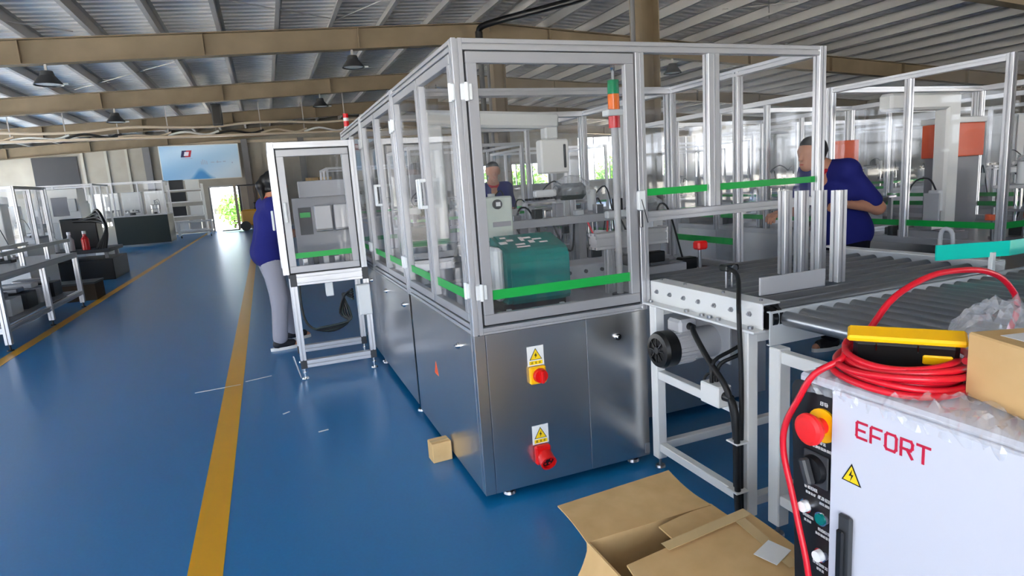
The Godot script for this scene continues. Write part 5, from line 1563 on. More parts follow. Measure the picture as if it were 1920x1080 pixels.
func build_far_cells(protos: Array, first: Array, words: Array) -> void:
	# more cells deeper in the hall, seen through the glass
	var far := [
		[1.2, 3.0, -8.0, -6.4, "glazed cell behind the near row, before the tan rafter"], [3.6, 5.4, -9.6, -8.0, "glazed cell between the ridge columns"],
		[6.6, 8.6, -3.2, -1.6, "glazed cell behind the second row"], [6.6, 8.6, -6.4, -4.6, "glazed cell behind the second row, next to the last"], [7.5, 9.5, -10.5, -8.7, "glazed cell beyond the ridge columns"], [10.5, 12.5, -15.0, -13.0, "distant glazed cell below the end-wall windows"], [0.6, 2.6, -14.0, -12.2, "distant glazed cell below the high-bay lamp"],
		[10.2, 12.2, -7.4, -5.8, "glazed cell in the outermost row"]]
	for f in far:
		var c := thing("machine_cell", f[4], "machine", Vector3((f[0] + f[1]) / 2, 0, (f[2] + f[3]) / 2), "machine cells deeper in the hall")
		cell(c, f[0], f[1], f[2], f[3], 2.0, 0.78, {"left": "panes2", "front": "panes2"}, "grey_light", 0.94)
		for i in 3:
			put_unit(protos, first, words, [0, 1, 4, 2, 3][(i + int(f[0])) % 5], Vector3(f[0] + 0.42 + 0.45 * i, 0.784, f[3] - 0.40 - 0.62 * (i % 2)), 0.0, f[4])
	var t := thing("tool_cupboard", "white metal cupboard behind the second row", "cupboard", Vector3(9.6, 0, -3.4))
	part(t, "body", bx(Vector3(9.2, 0.0, -3.7), Vector3(10.2, 1.9, -3.2), 0.006), "plate_white")
	for i in 2:
		var d := part(t, "door", bx(Vector3(9.21 + i * 0.495, 0.06, -3.2), Vector3(9.695 + i * 0.495, 1.88, -3.185), 0.003), "white")
		part(d, "handle", bx(Vector3(9.66 + i * 0.07, 0.95, -3.185), Vector3(9.675 + i * 0.07, 1.08, -3.165), 0.003), "grey_dark")

# ---------------------------------------------------------------- left side and the far end
func bench(label: String, x0: float, x1: float, z0: float, z1: float, top: float) -> Node3D:
	var t := thing("assembly_bench", label, "bench", Vector3((x0 + x1) / 2, 0, (z0 + z1) / 2))
	var n := maxi(2, roundi((z1 - z0) / 1.5) + 1)
	for x in [x0 + 0.03, x1 - 0.03]:
		for i in n:
			var z := lerpf(z0 + 0.03, z1 - 0.03, float(i) / (n - 1))
			bar(t, "leg", Vector3(x, 0.07, z), Vector3(x, top - 0.06, z), 0.06, 0.06)
			var ft := MB.new()
			ft.cyl(Vector3(x, 0, z), Vector3(x, 0.012, z), 0.035, 0.03, 12)
			ft.cyl(Vector3(x, 0.012, z), Vector3(x, 0.07, z), 0.010, 0.010, 8)
			part(t, "levelling_foot", ft, "black")
		bar(t, "rail", Vector3(x, top - 0.03, z0), Vector3(x, top - 0.03, z1), 0.06, 0.06)
		bar(t, "rail", Vector3(x, 0.22, z0 + 0.06), Vector3(x, 0.22, z1 - 0.06), 0.06, 0.045)
	for z in [z0 + 0.03, z1 - 0.03]:
		bar(t, "rail", Vector3(x0 + 0.06, 0.22, z), Vector3(x1 - 0.06, 0.22, z), 0.06, 0.045)
		bar(t, "rail", Vector3(x0 + 0.06, top - 0.03, z), Vector3(x1 - 0.06, top - 0.03, z), 0.06, 0.045)
	part(t, "top_plate", bx(Vector3(x0, top, z0), Vector3(x1, top + 0.015, z1), 0.002), "grey_light")
	return t

func build_far_left() -> void:
	var t := bench("aluminium assembly bench by the yellow line with trays on it", -4.75, -3.42, -8.3, -5.38, 0.80)
	for i in 2: bar(t, "guide_rail", Vector3(-3.5 - i * 0.5, 1.0, -8.3), Vector3(-3.5 - i * 0.5, 1.0, -5.4), 0.045, 0.045)
	for i in 4:
		for k in 2: bar(t, "guide_post", Vector3(-3.5 - k * 0.5, 0.815, -5.5 - i * 0.9), Vector3(-3.5 - k * 0.5, 0.98, -5.5 - i * 0.9))
	part(t, "lower_shelf", bx(Vector3(-4.7, 0.25, -8.2), Vector3(-3.5, 0.262, -5.5)), "grey")
	var r2 := RandomNumberGenerator.new(); r2.seed = 12
	for i in 9:
		var x := -4.5 + r2.randf() * 0.22 + 0.36 * (i % 2)
		var z := -8.1 + i * 0.3
		var d := thing("parts_tray", ["dark", "mid grey", "white"][i % 3] + " tray of small parts on the bench by the yellow line", "tray", Vector3(x, 0.815, z), "parts trays on the bench")
		part(d, "tray", bx(Vector3(x - 0.14, 0.815, z - 0.10), Vector3(x + 0.14, 0.85, z + 0.10), 0.004), ["grey_dark", "grey", "plate_white"][i % 3])
		for k in 4: part(d, "small_part", bx(Vector3(x - 0.12 + k * 0.06, 0.85, z - 0.06), Vector3(x - 0.08 + k * 0.06, 0.87 + 0.05 * r2.randf(), z + 0.05), 0.004), ["white", "black", "steel", "grey_light"][(i + k) % 4])
	for i in 5:
		var z := -7.9 + i * 0.52
		var d := thing("component_box", ["black", "light grey", "dark grey", "white", "bare steel"][i] + " box of parts on the lower shelf of the first bench", "box", Vector3(-3.9, 0.262, z), "boxes on the lower shelf")
		part(d, "box", bx(Vector3(-4.2, 0.262, z - 0.18), Vector3(-3.62, 0.46, z + 0.18), 0.006), ["black", "grey_light", "grey_dark", "plate_white", "steel"][i])
		part(d, "contents", bx(Vector3(-4.1, 0.46, z - 0.12), Vector3(-3.72, 0.52, z + 0.12), 0.01), ["steel", "white", "steel", "grey", "white"][i])
	var cr := thing("wooden_crate", "low brown crate on the floor past the end of the bench", "crate", Vector3(-3.75, 0, -9.2))
	part(cr, "box", bx(Vector3(-4.15, 0.0, -9.5), Vector3(-3.42, 0.26, -8.95), 0.004), "bark")
	part(cr, "lid", bx(Vector3(-4.16, 0.26, -9.51), Vector3(-3.41, 0.29, -8.94), 0.003), "grey_dark")
	# dark processing machine with bottles
	var bm := thing("filling_machine", "dark processing machine with bottles and hoses next to the benches", "machine", Vector3(-4.3, 0, -12.6))
	part(bm, "base", bx(Vector3(-4.9, 0.0, -13.4), Vector3(-3.75, 0.42, -12.0), 0.01), "black")
	part(bm, "deck", bx(Vector3(-4.95, 0.55, -13.4), Vector3(-3.8, 0.62, -12.1), 0.006), "grey_dark")
	for q in [[-4.8, -13.2], [-3.9, -13.2], [-4.8, -12.3], [-3.9, -12.3]]: part(bm, "leg", bx(Vector3(q[0] - 0.03, 0.42, q[1] - 0.03), Vector3(q[0] + 0.03, 0.55, q[1] + 0.03)), "grey")
	part(bm, "tower", bx(Vector3(-4.75, 0.62, -13.3), Vector3(-4.1, 1.25, -12.8), 0.02), "black")
	for i in 4: tube_part(bm, "hose", [Vector3(-4.2 - 0.1 * i, 1.2, -12.8), Vector3(-4.0, 1.4 - 0.08 * i, -12.6), Vector3(-3.85, 1.0, -12.4), Vector3(-3.9 - 0.05 * i, 0.62, -12.3)], 0.03, "black")
	for i in 3:
		var x := -4.75 + i * 0.26
		var bo := thing("bottle", ["white", "grey", "red"][i] + " bottle with a white cap on the dark processing machine", "bottle", Vector3(x, 0.62, -12.3), "bottles on the dark machine")
		var m := MB.new()
		m.lathe([Vector2(0, 0), Vector2(0.07, 0), Vector2(0.07, 0.22), Vector2(0.03, 0.28), Vector2(0.03, 0.32)], Vector3(x, 0.62, -12.3), Basis(), 14)
		part(bo, "body", m, ["plate_white", "grey_light", "lamp_red"][i])
		part(bo, "cap", cy(Vector3(x, 0.94, -12.3), Vector3(x, 1.0, -12.3), 0.035, 12), "white")
	# white glazed cells along the windows
	var protos := [press_unit(), gantry_unit(), bowl_unit(), dial_unit(), box_unit()]
	var first := [true, true, true, true, true]
	var words := ["white-topped press", "gantry", "bowl feeder", "indexing table", "servo module"]
	for p in protos: p.set_meta("group", "units in the white cells")
	var wc := [
		[-5.9, -4.3, -10.6, -9.2, 1.85, 0.85, "white glazed cell behind the first bench"], [-6.9, -5.5, -15.2, -13.8, 2.0, 0.85, "tall white glazed cell beside the dark processing machine"],
		[-6.8, -5.0, -19.0, -17.2, 2.1, 0.85, "white glazed cell before the dark green cabinet"]]
	for f in wc:
		var c := thing("machine_cell", f[6], "machine", Vector3((f[0] + f[1]) / 2, 0, (f[2] + f[3]) / 2), "white cells by the windows")
		cell(c, f[0], f[1], f[2], f[3], f[4], f[5], {"left": "panes1", "front": "panes2", "right": "panes2"}, "white", -1)
		for i in 2: put_unit(protos, first, words, [0, 3, 4, 1, 2][(i * 2 + int(-f[2])) % 5], Vector3(f[0] + 0.38 + 0.60 * i, f[5] + 0.005, f[3] - 0.48), 0.0, f[6])
		var hd := thing("white_hood", "white hood inside the " + f[6], "hood", Vector3(f[0] + 0.6, f[5], f[2] + 0.3))
		part(hd, "box", bx(Vector3(f[0] + 0.2, f[5] + 0.004, f[2] + 0.15), Vector3(f[1] - 0.5, f[5] + 0.75, f[2] + 0.5), 0.01), "white")
		part(hd, "screen", bx(Vector3(f[0] + 0.3, f[5] + 0.4, f[2] + 0.5), Vector3(f[0] + 0.6, f[5] + 0.65, f[2] + 0.51)), "grey_dark")
	var b2 := bench("second aluminium bench with white fixtures beyond the first", -6.6, -5.6, -12.6, -10.9, 0.85)
	b2.set_meta("group", "benches")
	put_unit(protos, first, words, 1, Vector3(-6.1, 0.865, -11.6), 1.2, "second aluminium bench")
	put_unit(protos, first, words, 3, Vector3(-6.1, 0.865, -12.2), 0.2, "second aluminium bench")
	# solid white machines between the cells
	for q in [[-5.35, -16.0, 1.95, "tall white machine tower beside the tall white glazed cell"], [-6.3, -20.4, 1.7, "white machine tower before the dark green base"], [-7.6, -18.0, 1.9, "white machine tower by the window band"], [-7.4, -21.8, 1.5, "low white machine tower by the window band, next to the green base"]]:
		var w := thing("white_machine", q[3], "machine", Vector3(q[0], 0, q[1]))
		var b := part(w, "body", bx(Vector3(q[0] - 0.35, 0.08, q[1] - 0.35), Vector3(q[0] + 0.35, q[2], q[1] + 0.35), 0.015), "white")
		part(b, "window", bx(Vector3(q[0] - 0.22, q[2] - 0.65, q[1] + 0.35), Vector3(q[0] + 0.12, q[2] - 0.2, q[1] + 0.356)), "grey")
		part(b, "door_panel", bx(Vector3(q[0] - 0.30, 0.15, q[1] + 0.35), Vector3(q[0] + 0.30, q[2] - 0.80, q[1] + 0.36), 0.004), "plate_white")
		part(w, "control_box", bx(Vector3(q[0] + 0.14, q[2] - 0.55, q[1] + 0.35), Vector3(q[0] + 0.30, q[2] - 0.25, q[1] + 0.45), 0.006), "plate_white")
		part(w, "plinth", bx(Vector3(q[0] - 0.32, 0.0, q[1] - 0.32), Vector3(q[0] + 0.32, 0.08, q[1] + 0.32)), "grey_dark")
	# dark green base cell near the end wall
	var gc := thing("machine_cell", "glazed cell on a dark green sheet-metal base near the end wall", "machine", Vector3(-5.35, 0, -24.2), "white cells by the windows")
	cell(gc, -6.6, -4.15, -24.9, -23.4, 2.3, 1.06, {"left": "panes1", "front": "panes3", "right": "panes1"}, "machine_green", -1)
	for i in 3: put_unit(protos, first, words, i + 2 if i < 2 else 0, Vector3(-6.1 + 0.75 * i, 1.066, -24.0), 0.3, "cell on the dark green base")
	var wh := thing("white_hood", "row of white instrument boxes inside the cell on the dark green base", "instrument", Vector3(-5.4, 1.066, -24.5))
	for i in 3: part(wh, "box", bx(Vector3(-6.45 + i * 0.75, 1.066, -24.75), Vector3(-5.80 + i * 0.75, 1.95, -24.4), 0.01), ["white", "plate_white", "white"][i])
	# white rack with boxes
	t = thing("storage_rack", "white shelf rack before the end wall doorway", "rack", Vector3(-3.85, 0, -27.3))
	for x in [-4.5, -3.2]:
		for z in [-27.5, -27.0]: part(t, "upright", bx(Vector3(x - 0.03, 0, z - 0.03), Vector3(x + 0.03, 2.2, z + 0.03)), "white")
	for y in [0.25, 0.85, 1.45, 1.95]: part(t, "shelf", bx(Vector3(-4.5, y, -27.5), Vector3(-3.2, y + 0.05, -27.0)), "white")
	for q in [[-4.4, 0.30, 0.5, "white"], [-3.8, 0.30, 0.4, "grey_light"], [-4.4, 0.90, 0.5, "grey_dark"], [-3.75, 0.90, 0.5, "white"], [-4.4, 1.50, 0.55, "grey_dark"], [-3.78, 1.50, 0.5, "white"], [-4.4, 2.0, 0.5, "grey_dark"], [-3.8, 2.0, 0.5, "white"]]:
		var so := thing("stored_box", "%s box on the white shelf rack at height %s" % [{"white": "white", "grey_light": "light grey", "grey_dark": "dark"}[q[3]], {0.30: "of the lowest shelf", 0.90: "of the second shelf", 1.50: "of the third shelf", 2.0: "of the top shelf"}[q[1]]], "box", Vector3(q[0] + q[2] / 2, q[1], -27.25), "boxes on the white rack")
		part(so, "box", bx(Vector3(q[0], q[1], -27.45), Vector3(q[0] + q[2], q[1] + 0.36, -27.05), 0.008), q[3])
		part(so, "lid", bx(Vector3(q[0] - 0.01, q[1] + 0.36, -27.46), Vector3(q[0] + q[2] + 0.01, q[1] + 0.39, -27.04), 0.004), q[3])
	t = thing("pallet_cart", "low white cart with frames in front of the end wall rack", "cart", Vector3(-3.6, 0, -26.2))
	part(t, "deck", bx(Vector3(-4.2, 0.62, -26.5), Vector3(-2.9, 0.68, -25.9)), "white")
	part(t, "deck", bx(Vector3(-4.2, 0.22, -26.5), Vector3(-2.9, 0.28, -25.9)), "white")
	for x in [-4.17, -2.93]:
		for z in [-26.47, -25.93]: part(t, "post", bx(Vector3(x - 0.025, 0.08, z - 0.025), Vector3(x + 0.025, 0.66, z + 0.025)), "white")
	for x in [-4.1, -3.0]: part(t, "wheel", cy(Vector3(x - 0.02, 0.05, -26.0), Vector3(x + 0.02, 0.05, -26.0), 0.05, 12), "black")
	# yellow forklift
	t = thing("forklift", "small yellow forklift by the end wall doorway", "forklift", Vector3(-1.3, 0, -28.4))
	part(t, "chassis", bx(Vector3(-1.85, 0.22, -28.7), Vector3(-0.85, 0.95, -28.0), 0.06), "line_yellow")
	part(t, "counterweight", bx(Vector3(-0.95, 0.30, -28.7), Vector3(-0.62, 0.90, -28.0), 0.08), "line_yellow")
	part(t, "seat", bx(Vector3(-1.3, 0.95, -28.55), Vector3(-0.95, 1.25, -28.15), 0.05), "black")
	for x in [-1.80, -0.80]:
		for z in [-28.68, -28.02]: part(t, "guard_post", bx(Vector3(x - 0.03, 0.9, z - 0.03), Vector3(x + 0.03, 2.0, z + 0.03)), "black")
	part(t, "guard_roof", bx(Vector3(-1.85, 2.0, -28.72), Vector3(-0.75, 2.06, -27.98), 0.01), "black")
	for z in [-28.6, -28.1]: part(t, "mast", bx(Vector3(-2.02, 0.1, z - 0.04), Vector3(-1.92, 2.1, z + 0.04)), "conduit")
	for z in [-28.6, -28.1]: part(t, "fork", bx(Vector3(-2.7, 0.06, z - 0.05), Vector3(-1.95, 0.10, z + 0.05)), "black")
	for x in [-1.7, -0.85]:
		for z in [-28.72, -27.98]: part(t, "wheel", cy(Vector3(x, 0.22, z - 0.07), Vector3(x, 0.22, z + 0.07), 0.22, 18), "black")
	# cartons stacked by the end wall
	var cs := [[-0.95, 1.04, 0.75], [-0.95, 1.74, 0.68], [1.15, 0.0, 0.8], [1.15, 0.8, 0.7], [1.95, 0.0, 0.85], [1.95, 0.85, 0.7], [1.5, 1.55, 0.6]]
	for i in 2:
		var rk := thing("pallet_rack", "steel rack bay holding brown cartons behind the forklift" if i == 0 else "steel rack bay of cartons seen through the small test stand", "rack", Vector3(-0.55 + 2.2 * i, 0, -29.4))
		for x in [-1.1, 0.25]:
			for z in [-29.7, -29.1]: part(rk, "upright", bx(Vector3(x + 2.2 * i - 0.03, 0, z - 0.03), Vector3(x + 2.2 * i + 0.03, 2.0, z + 0.03)), "column_grey")
		part(rk, "shelf", bx(Vector3(-1.1 + 2.2 * i, 0.97, -29.7), Vector3(0.25 + 2.2 * i, 1.03, -29.1)), "grey")
		for k in 2:
			for j in 2:
				var x := -1.02 + 2.2 * i + 0.63 * k
				var y := 1.03 + 0.6 * j
				var c := thing("shelf_carton", "brown carton in the %s layer of the rack %s" % [["lower", "upper"][j], ["behind the forklift", "seen through the small test stand"][i]], "box", Vector3(x + 0.28, y, -29.4), "cartons on the racks")
				part(c, "body", bx(Vector3(x, y, -29.65), Vector3(x + 0.58, y + 0.6, -29.15), 0.006), "cardboard")
				part(c, "tape_strip", bx(Vector3(x + 0.25, y + 0.3, -29.15), Vector3(x + 0.32, y + 0.6, -29.148)), "tape_clear")

# ---------------------------------------------------------------- people
func sdf(bones: Array, cs: float, k: float) -> MB:
	var lo := Vector3.ONE * 1e9
	var hi := -lo
	for b in bones:
		var r: float = maxf(b[2], b[3]) + cs * 3
		lo = lo.min(b[0].min(b[1]) - Vector3.ONE * r)
		hi = hi.max(b[0].max(b[1]) + Vector3.ONE * r)
	var nx := int((hi.x - lo.x) / cs) + 2
	var ny := int((hi.y - lo.y) / cs) + 2
	var nz := int((hi.z - lo.z) / cs) + 2
	var f := PackedFloat32Array()
	f.resize(nx * ny * nz)
	f.fill(1.0)
	for b in bones:
		var a: Vector3 = b[0]
		var d: Vector3 = b[1] - a
		var ra: float = b[2]
		var rd: float = b[3] - ra
		var l2 := maxf(d.length_squared(), 1e-9)
		var r: float = maxf(b[2], b[3]) + k + cs * 2
		var i0 := Vector3i(((b[0].min(b[1]) - Vector3.ONE * r) - lo) / cs).clamp(Vector3i.ZERO, Vector3i(nx - 1, ny - 1, nz - 1))
		var i1 := Vector3i(((b[0].max(b[1]) + Vector3.ONE * r) - lo) / cs + Vector3.ONE).clamp(Vector3i.ZERO, Vector3i(nx - 1, ny - 1, nz - 1))
		for z in range(i0.z, i1.z + 1):
			for y in range(i0.y, i1.y + 1):
				var at := (z * ny + y) * nx
				for x in range(i0.x, i1.x + 1):
					var p := lo + Vector3(x, y, z) * cs - a
					var t := clampf(p.dot(d) / l2, 0.0, 1.0)
					var v := (p - d * t).length() - ra - rd * t
					var o := f[at + x]
					var h := maxf(k - absf(v - o), 0.0) / k
					f[at + x] = minf(v, o) - h * h * k * 0.25
	var id := PackedInt32Array()
	id.resize(nx * ny * nz)
	id.fill(-1)
	var vs := PackedVector3Array()
	var off := [0, 1, nx, nx + 1, nx * ny, nx * ny + 1, nx * ny + nx, nx * ny + nx + 1]
	var cor := [Vector3(0, 0, 0), Vector3(1, 0, 0), Vector3(0, 1, 0), Vector3(1, 1, 0), Vector3(0, 0, 1), Vector3(1, 0, 1), Vector3(0, 1, 1), Vector3(1, 1, 1)]
	var eg := [[0, 1], [2, 3], [4, 5], [6, 7], [0, 2], [1, 3], [4, 6], [5, 7], [0, 4], [1, 5], [2, 6], [3, 7]]
	for z in nz - 1:
		for y in ny - 1:
			var at := (z * ny + y) * nx
			for x in nx - 1:
				var i := at + x
				var s := f[i] < 0.0
				if s == (f[i + 1] < 0.0) and s == (f[i + off[2]] < 0.0) and s == (f[i + off[3]] < 0.0) and s == (f[i + off[4]] < 0.0) and s == (f[i + off[5]] < 0.0) and s == (f[i + off[6]] < 0.0) and s == (f[i + off[7]] < 0.0): continue
				var sum := Vector3()
				var c := 0
				for e in eg:
					var va := f[i + off[e[0]]]
					var vb := f[i + off[e[1]]]
					if (va < 0) != (vb < 0):
						sum += cor[e[0]].lerp(cor[e[1]], va / (va - vb)); c += 1
				id[i] = vs.size()
				vs.append(lo + (Vector3(x, y, z) + sum / c) * cs)
	var faces := PackedInt32Array()
	var st := [1, nx, nx * ny]
	for z in range(1, nz - 1):
		for y in range(1, ny - 1):
			for x in range(1, nx - 1):
				var i := (z * ny + y) * nx + x
				for ax in 3:
					if (f[i] < 0) == (f[i + st[ax]] < 0): continue
					var u: int = st[(ax + 1) % 3]
					var w: int = st[(ax + 2) % 3]
					var q := [id[i], id[i - u], id[i - u - w], id[i - w]]
					if q.min() < 0: continue
					if f[i] < 0: faces.append_array([q[0], q[1], q[2], q[0], q[2], q[3]])
					else: faces.append_array([q[0], q[2], q[1], q[0], q[3], q[2]])
	var ns := PackedVector3Array()
	ns.resize(vs.size())
	for i in range(0, faces.size(), 3):
		var n := (vs[faces[i + 2]] - vs[faces[i]]).cross(vs[faces[i + 1]] - vs[faces[i]])
		for m in 3: ns[faces[i + m]] += n
	# outward check with the first face against the field
	var sgn := 1.0
	var probe := 0.0
	for i in mini(200, vs.size()):
		var p := (vs[i] + ns[i].normalized() * cs * 1.5 - lo) / cs
		var pi := Vector3i(p.round()).clamp(Vector3i.ZERO, Vector3i(nx - 1, ny - 1, nz - 1))
		probe += 1.0 if f[(pi.z * ny + pi.y) * nx + pi.x] > 0 else -1.0
	if probe < 0: sgn = -1.0
	var mb := MB.new()
	for i in range(0, faces.size(), 3):
		mb.tri(vs[faces[i]], vs[faces[i + 1]], vs[faces[i + 2]], ns[faces[i]].normalized() * sgn, ns[faces[i + 1]].normalized() * sgn, ns[faces[i + 2]].normalized() * sgn)
	return mb

# joints are given as (forward, up, right) from a point on the floor
func person(label: String, at: Vector3, facing: float, J: Dictionary, look: Dictionary) -> void:
	var t := thing("person", label, "person", at)
	var fw := Vector3(cos(facing), 0, -sin(facing))
	var rt := Vector3(sin(facing), 0, cos(facing))
	var W := {}
	for k in J: W[k] = at + fw * J[k].x + Vector3.UP * J[k].y + rt * J[k].z
	var o := func(p: Vector3, f: float, u: float, r: float) -> Vector3: return p + fw * f + Vector3.UP * u + rt * r
	var body := []
	var shirt := []
	var pants := []
	var ch: Vector3 = W.chest
	var pv: Vector3 = W.pelvis
	var nk: Vector3 = W.neck
	var hd: Vector3 = W.head
	var tor := [[W.shoulder_l, W.shoulder_r, 0.068, 0.068], [o.call(ch, 0, 0.02, -0.075), o.call(ch, 0, 0.02, 0.075), 0.108, 0.108], [o.call(ch, 0, -0.02, -0.06), o.call(pv, 0, 0.08, -0.055), 0.105, 0.10], [o.call(ch, 0, -0.02, 0.06), o.call(pv, 0, 0.08, 0.055), 0.105, 0.10], [o.call(pv, 0, 0.02, -0.07), o.call(pv, 0, 0.02, 0.07), 0.112, 0.112], [nk, ch, 0.055, 0.10]]
	body.append_array(tor)
	body.append([hd, nk, 0.05, 0.055])
	for b in tor: shirt.append([b[0], b[1], b[2] + 0.014, b[3] + 0.014])
	shirt.append([o.call(pv, 0, 0.0, -0.06), o.call(pv, 0, 0.0, 0.06), 0.128, 0.128])
	shirt.pop_at(5)
	for s in ["_l", "_r"]:
		var sh: Vector3 = W["shoulder" + s]
		var el: Vector3 = W["elbow" + s]
		var wr: Vector3 = W["wrist" + s]
		body.append([sh, el, 0.050, 0.040]); body.append([el, wr, 0.040, 0.028])
		shirt.append([sh, sh.lerp(el, 0.80), 0.066, 0.066])
		var hp: Vector3 = W["hip" + s]
		var kn: Vector3 = W["knee" + s]
		var an: Vector3 = W["ankle" + s]
		var to: Vector3 = W["toe" + s]
		body.append([hp, kn, 0.082, 0.055]); body.append([kn, an, 0.055, 0.036]); body.append([an + Vector3.DOWN * 0.02, to, 0.036, 0.026])
		pants.append([hp + Vector3.UP * 0.04, kn, 0.102, 0.078]); pants.append([kn, an + Vector3.UP * 0.03, 0.076, 0.068])
		pants.append([hp + Vector3.UP * 0.06, pv + Vector3.UP * 0.04, 0.105, 0.11])
	var bm := sdf(body, 0.016, 0.045)
	# head with a face
	var head := [[o.call(hd, -0.012, 0.035, 0), o.call(hd, 0.018, 0.03, 0), 0.082, 0.076], [o.call(hd, 0.03, 0.0, 0), o.call(hd, 0.045, -0.065, 0), 0.062, 0.042], [o.call(hd, 0.085, 0.01, 0), o.call(hd, 0.102, -0.022, 0), 0.010, 0.014], [o.call(hd, -0.0, -0.03, 0), nk, 0.052, 0.054], [o.call(hd, 0.08, -0.058, -0.014), o.call(hd, 0.08, -0.058, 0.014), 0.010, 0.010]]
	for r in [-1.0, 1.0]:
		head.append([o.call(hd, -0.005, 0.02, 0.078 * r), o.call(hd, 0.0, -0.02, 0.074 * r), 0.014, 0.009])
		head.append([o.call(hd, 0.068, 0.030, 0.02 * r), o.call(hd, 0.062, 0.032, 0.045 * r), 0.014, 0.012])
	var hm := sdf(head, 0.007, 0.016)
	bm.v.append_array(hm.v); bm.n.append_array(hm.n)
	# hands: palm, four unequal curled fingers and a thumb
	for s in ["_l", "_r"]:
		var wr: Vector3 = W["wrist" + s]
		var dir: Vector3 = (wr - W["elbow" + s]).normalized()
		var side := rt * (1.0 if s == "_r" else -1.0)
		var nrm := dir.cross(Vector3.UP).normalized()
		var dn := nrm.cross(dir).normalized()
		if dn.y > 0: dn = -dn
		var hand := [[wr - dir * 0.02, wr + dir * 0.03, 0.026, 0.026]]
		for i in 4:
			var offv := nrm * (i - 1.5) * 0.020
			var ln: float = [0.062, 0.075, 0.070, 0.055][i]
			var k0 := wr + dir * 0.085 + offv
			hand.append([wr + dir * 0.02 + offv * 0.6, k0, 0.016, 0.011])
			var k1 := k0 + (dir * 0.85 + dn * 0.5).normalized() * ln * 0.5
			hand.append([k0, k1, 0.0095, 0.009])
			hand.append([k1, k1 + (dir * 0.35 + dn).normalized() * ln * 0.5, 0.009, 0.008])
		var sg := -1.0 if nrm.dot(side) > 0 else 1.0
		var t0 := wr + dir * 0.03 + nrm * sg * 0.026
		var t1 := t0 + (dir * 0.6 + nrm * sg * 0.8).normalized() * 0.035
		hand.append([wr + dir * 0.02, t0, 0.016, 0.013]); hand.append([t0, t1, 0.012, 0.010]); hand.append([t1, t1 + (dir + dn * 0.4).normalized() * 0.028, 0.010, 0.0085])
		var hh := sdf(hand, 0.005, 0.006)
		bm.v.append_array(hh.v); bm.n.append_array(hh.n)
	part(t, "body", bm, "skin")
	for r in [-1.0, 1.0]:
		var em := MB.new()
		em.ball(o.call(hd, 0.075, 0.012, 0.031 * r), Vector3.ONE * 0.010, 10)
		part(t, "eye", em, "hair")
	var mm := MB.new(); mm.ball(o.call(hd, 0.088, -0.058, 0), Vector3(0.006, 0.004, 0.020) if absf(fw.x) > 0.7 else Vector3(0.020, 0.004, 0.006), 10)
	part(t, "mouth", mm, "red_collar")
	var sm := sdf(shirt, 0.014, 0.035)
	part(t, "shirt", sm, "blue_polo", "dark blue polo shirt")
	var cm := sdf([[o.call(nk, 0.045, -0.03, -0.03), o.call(nk, 0.045, -0.03, 0.03), 0.022, 0.022], [o.call(nk, 0.03, -0.015, 0.05), o.call(nk, -0.04, 0.005, 0.045), 0.020, 0.020], [o.call(nk, 0.03, -0.015, -0.05), o.call(nk, -0.04, 0.005, -0.045), 0.020, 0.020], [o.call(nk, -0.05, 0.005, -0.035), o.call(nk, -0.05, 0.005, 0.035), 0.020, 0.020]], 0.008, 0.012)
	part(t, "collar", cm, "red_collar", "red collar")
	part(t, "trousers", sdf(pants, 0.016, 0.03), look.trousers)
	for s in ["_l", "_r"]:
		var an: Vector3 = W["ankle" + s]
		var to: Vector3 = W["toe" + s]
		var ds := (to - an); ds.y = 0; ds = ds.normalized()
		var fl := Vector3(an.x, at.y, an.z)
		part(t, "shoe", sdf([[fl + Vector3(0, 0.055, 0) - ds * 0.03, fl + Vector3(0, 0.05, 0) + ds * 0.10, 0.046, 0.036], [fl + Vector3(0, 0.09, 0), fl + Vector3(0, 0.05, 0) + ds * 0.04, 0.045, 0.04]], 0.009, 0.02), "shoe")
		part(t, "shoe_sole", sole(fl, ds), "paper")
	var hair := [[o.call(hd, -0.022, 0.052, 0), o.call(hd, 0.012, 0.062, 0), 0.082, 0.070], [o.call(hd, -0.035, 0.02, 0), o.call(hd, -0.045, -0.035, 0), 0.078, 0.055]]
	if look.get("ponytail", false):
		hair.append([o.call(hd, -0.10, 0.06, 0), o.call(hd, -0.135, 0.0, 0), 0.032, 0.036])
		hair.append([o.call(hd, -0.135, 0.0, 0), o.call(hd, -0.12, -0.14, 0), 0.036, 0.018])
	part(t, "hair", sdf(hair, 0.008, 0.02), "hair", "dark hair tied back" if look.get("ponytail", false) else "short dark hair")

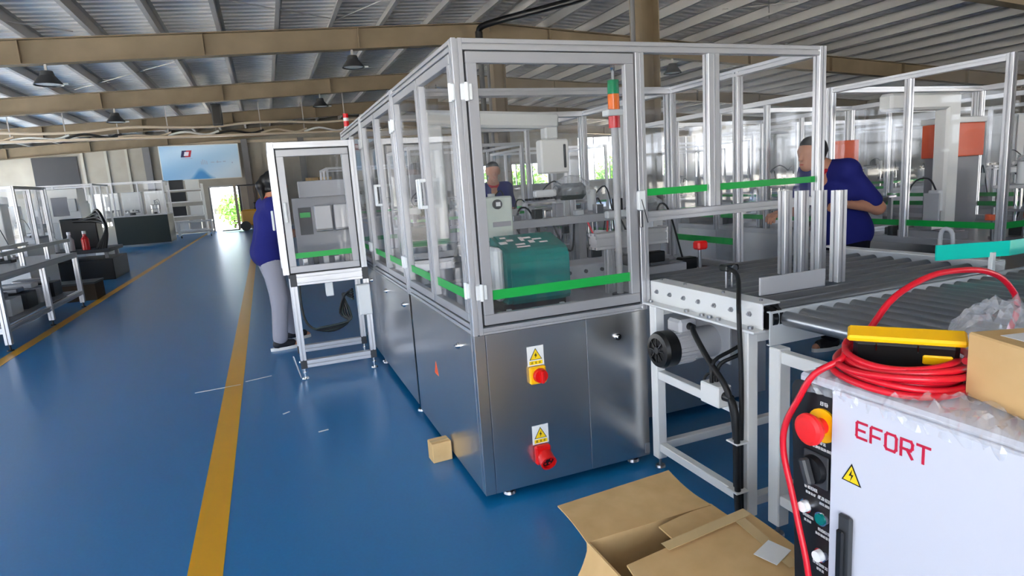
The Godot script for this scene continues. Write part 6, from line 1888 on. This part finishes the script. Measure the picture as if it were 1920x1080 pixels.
func sole(fl: Vector3, ds: Vector3) -> MB:
	var m := MB.new()
	var poly := PackedVector2Array()
	for i in 20:
		var an := TAU * i / 20
		var c := Vector2(cos(an), sin(an))
		poly.append(Vector2(0.035 + c.x * 0.135, c.y * (0.044 if c.x > 0 else 0.040)))
	m.extrude(poly, 0.028, fl + Vector3(0, 0.0, 0), Basis(ds, ds.cross(Vector3.UP) * -1.0, Vector3.UP))
	return m

func stance(lean := 0.0) -> Dictionary:
	return {"pelvis": Vector3(0, 0.90, 0), "chest": Vector3(0.03 + lean * 0.6, 1.20, 0), "neck": Vector3(0.05 + lean, 1.405, 0), "head": Vector3(0.085 + lean * 1.3, 1.535, 0),
		"shoulder_l": Vector3(0.03 + lean * 0.9, 1.345, -0.155), "shoulder_r": Vector3(0.03 + lean * 0.9, 1.345, 0.155), "elbow_l": Vector3(0.10 + lean, 1.08, -0.21), "elbow_r": Vector3(0.10 + lean, 1.08, 0.21),
		"wrist_l": Vector3(0.32 + lean, 1.07, -0.14), "wrist_r": Vector3(0.32 + lean, 1.07, 0.14), "hip_l": Vector3(0, 0.86, -0.085), "hip_r": Vector3(0, 0.86, 0.085),
		"knee_l": Vector3(0.03, 0.47, -0.10), "knee_r": Vector3(0.03, 0.47, 0.10), "ankle_l": Vector3(-0.01, 0.085, -0.11), "ankle_r": Vector3(-0.01, 0.085, 0.11), "toe_l": Vector3(0.13, 0.035, -0.12), "toe_r": Vector3(0.13, 0.035, 0.12)}

func build_people() -> void:
	var j := stance(0.05)
	j.knee_l = Vector3(0.12, 0.47, -0.14); j.ankle_l = Vector3(0.20, 0.085, -0.20); j.toe_l = Vector3(0.34, 0.035, -0.20)
	person("person in a blue polo shirt and grey trousers reaching into the small test stand", Vector3(-0.80, 0, -3.72), 0.25, j, {"trousers": "grey_trousers", "ponytail": true})
	j = stance(0.16)
	j.neck = Vector3(0.22, 1.37, 0); j.head = Vector3(0.33, 1.46, 0)
	j.elbow_l = Vector3(-0.02, 1.08, -0.24); j.wrist_l = Vector3(0.22, 1.12, -0.20)
	person("person in blue polo and dark trousers leaning forward between the two machine rows", Vector3(3.10, 0, -0.80), PI, j, {"trousers": "navy_trousers"})
	j = stance(0.06)
	person("person standing behind the last cell of the near row, only the face showing", Vector3(1.80, 0, -4.62), -PI / 2 - 0.2, j, {"trousers": "navy_trousers"})
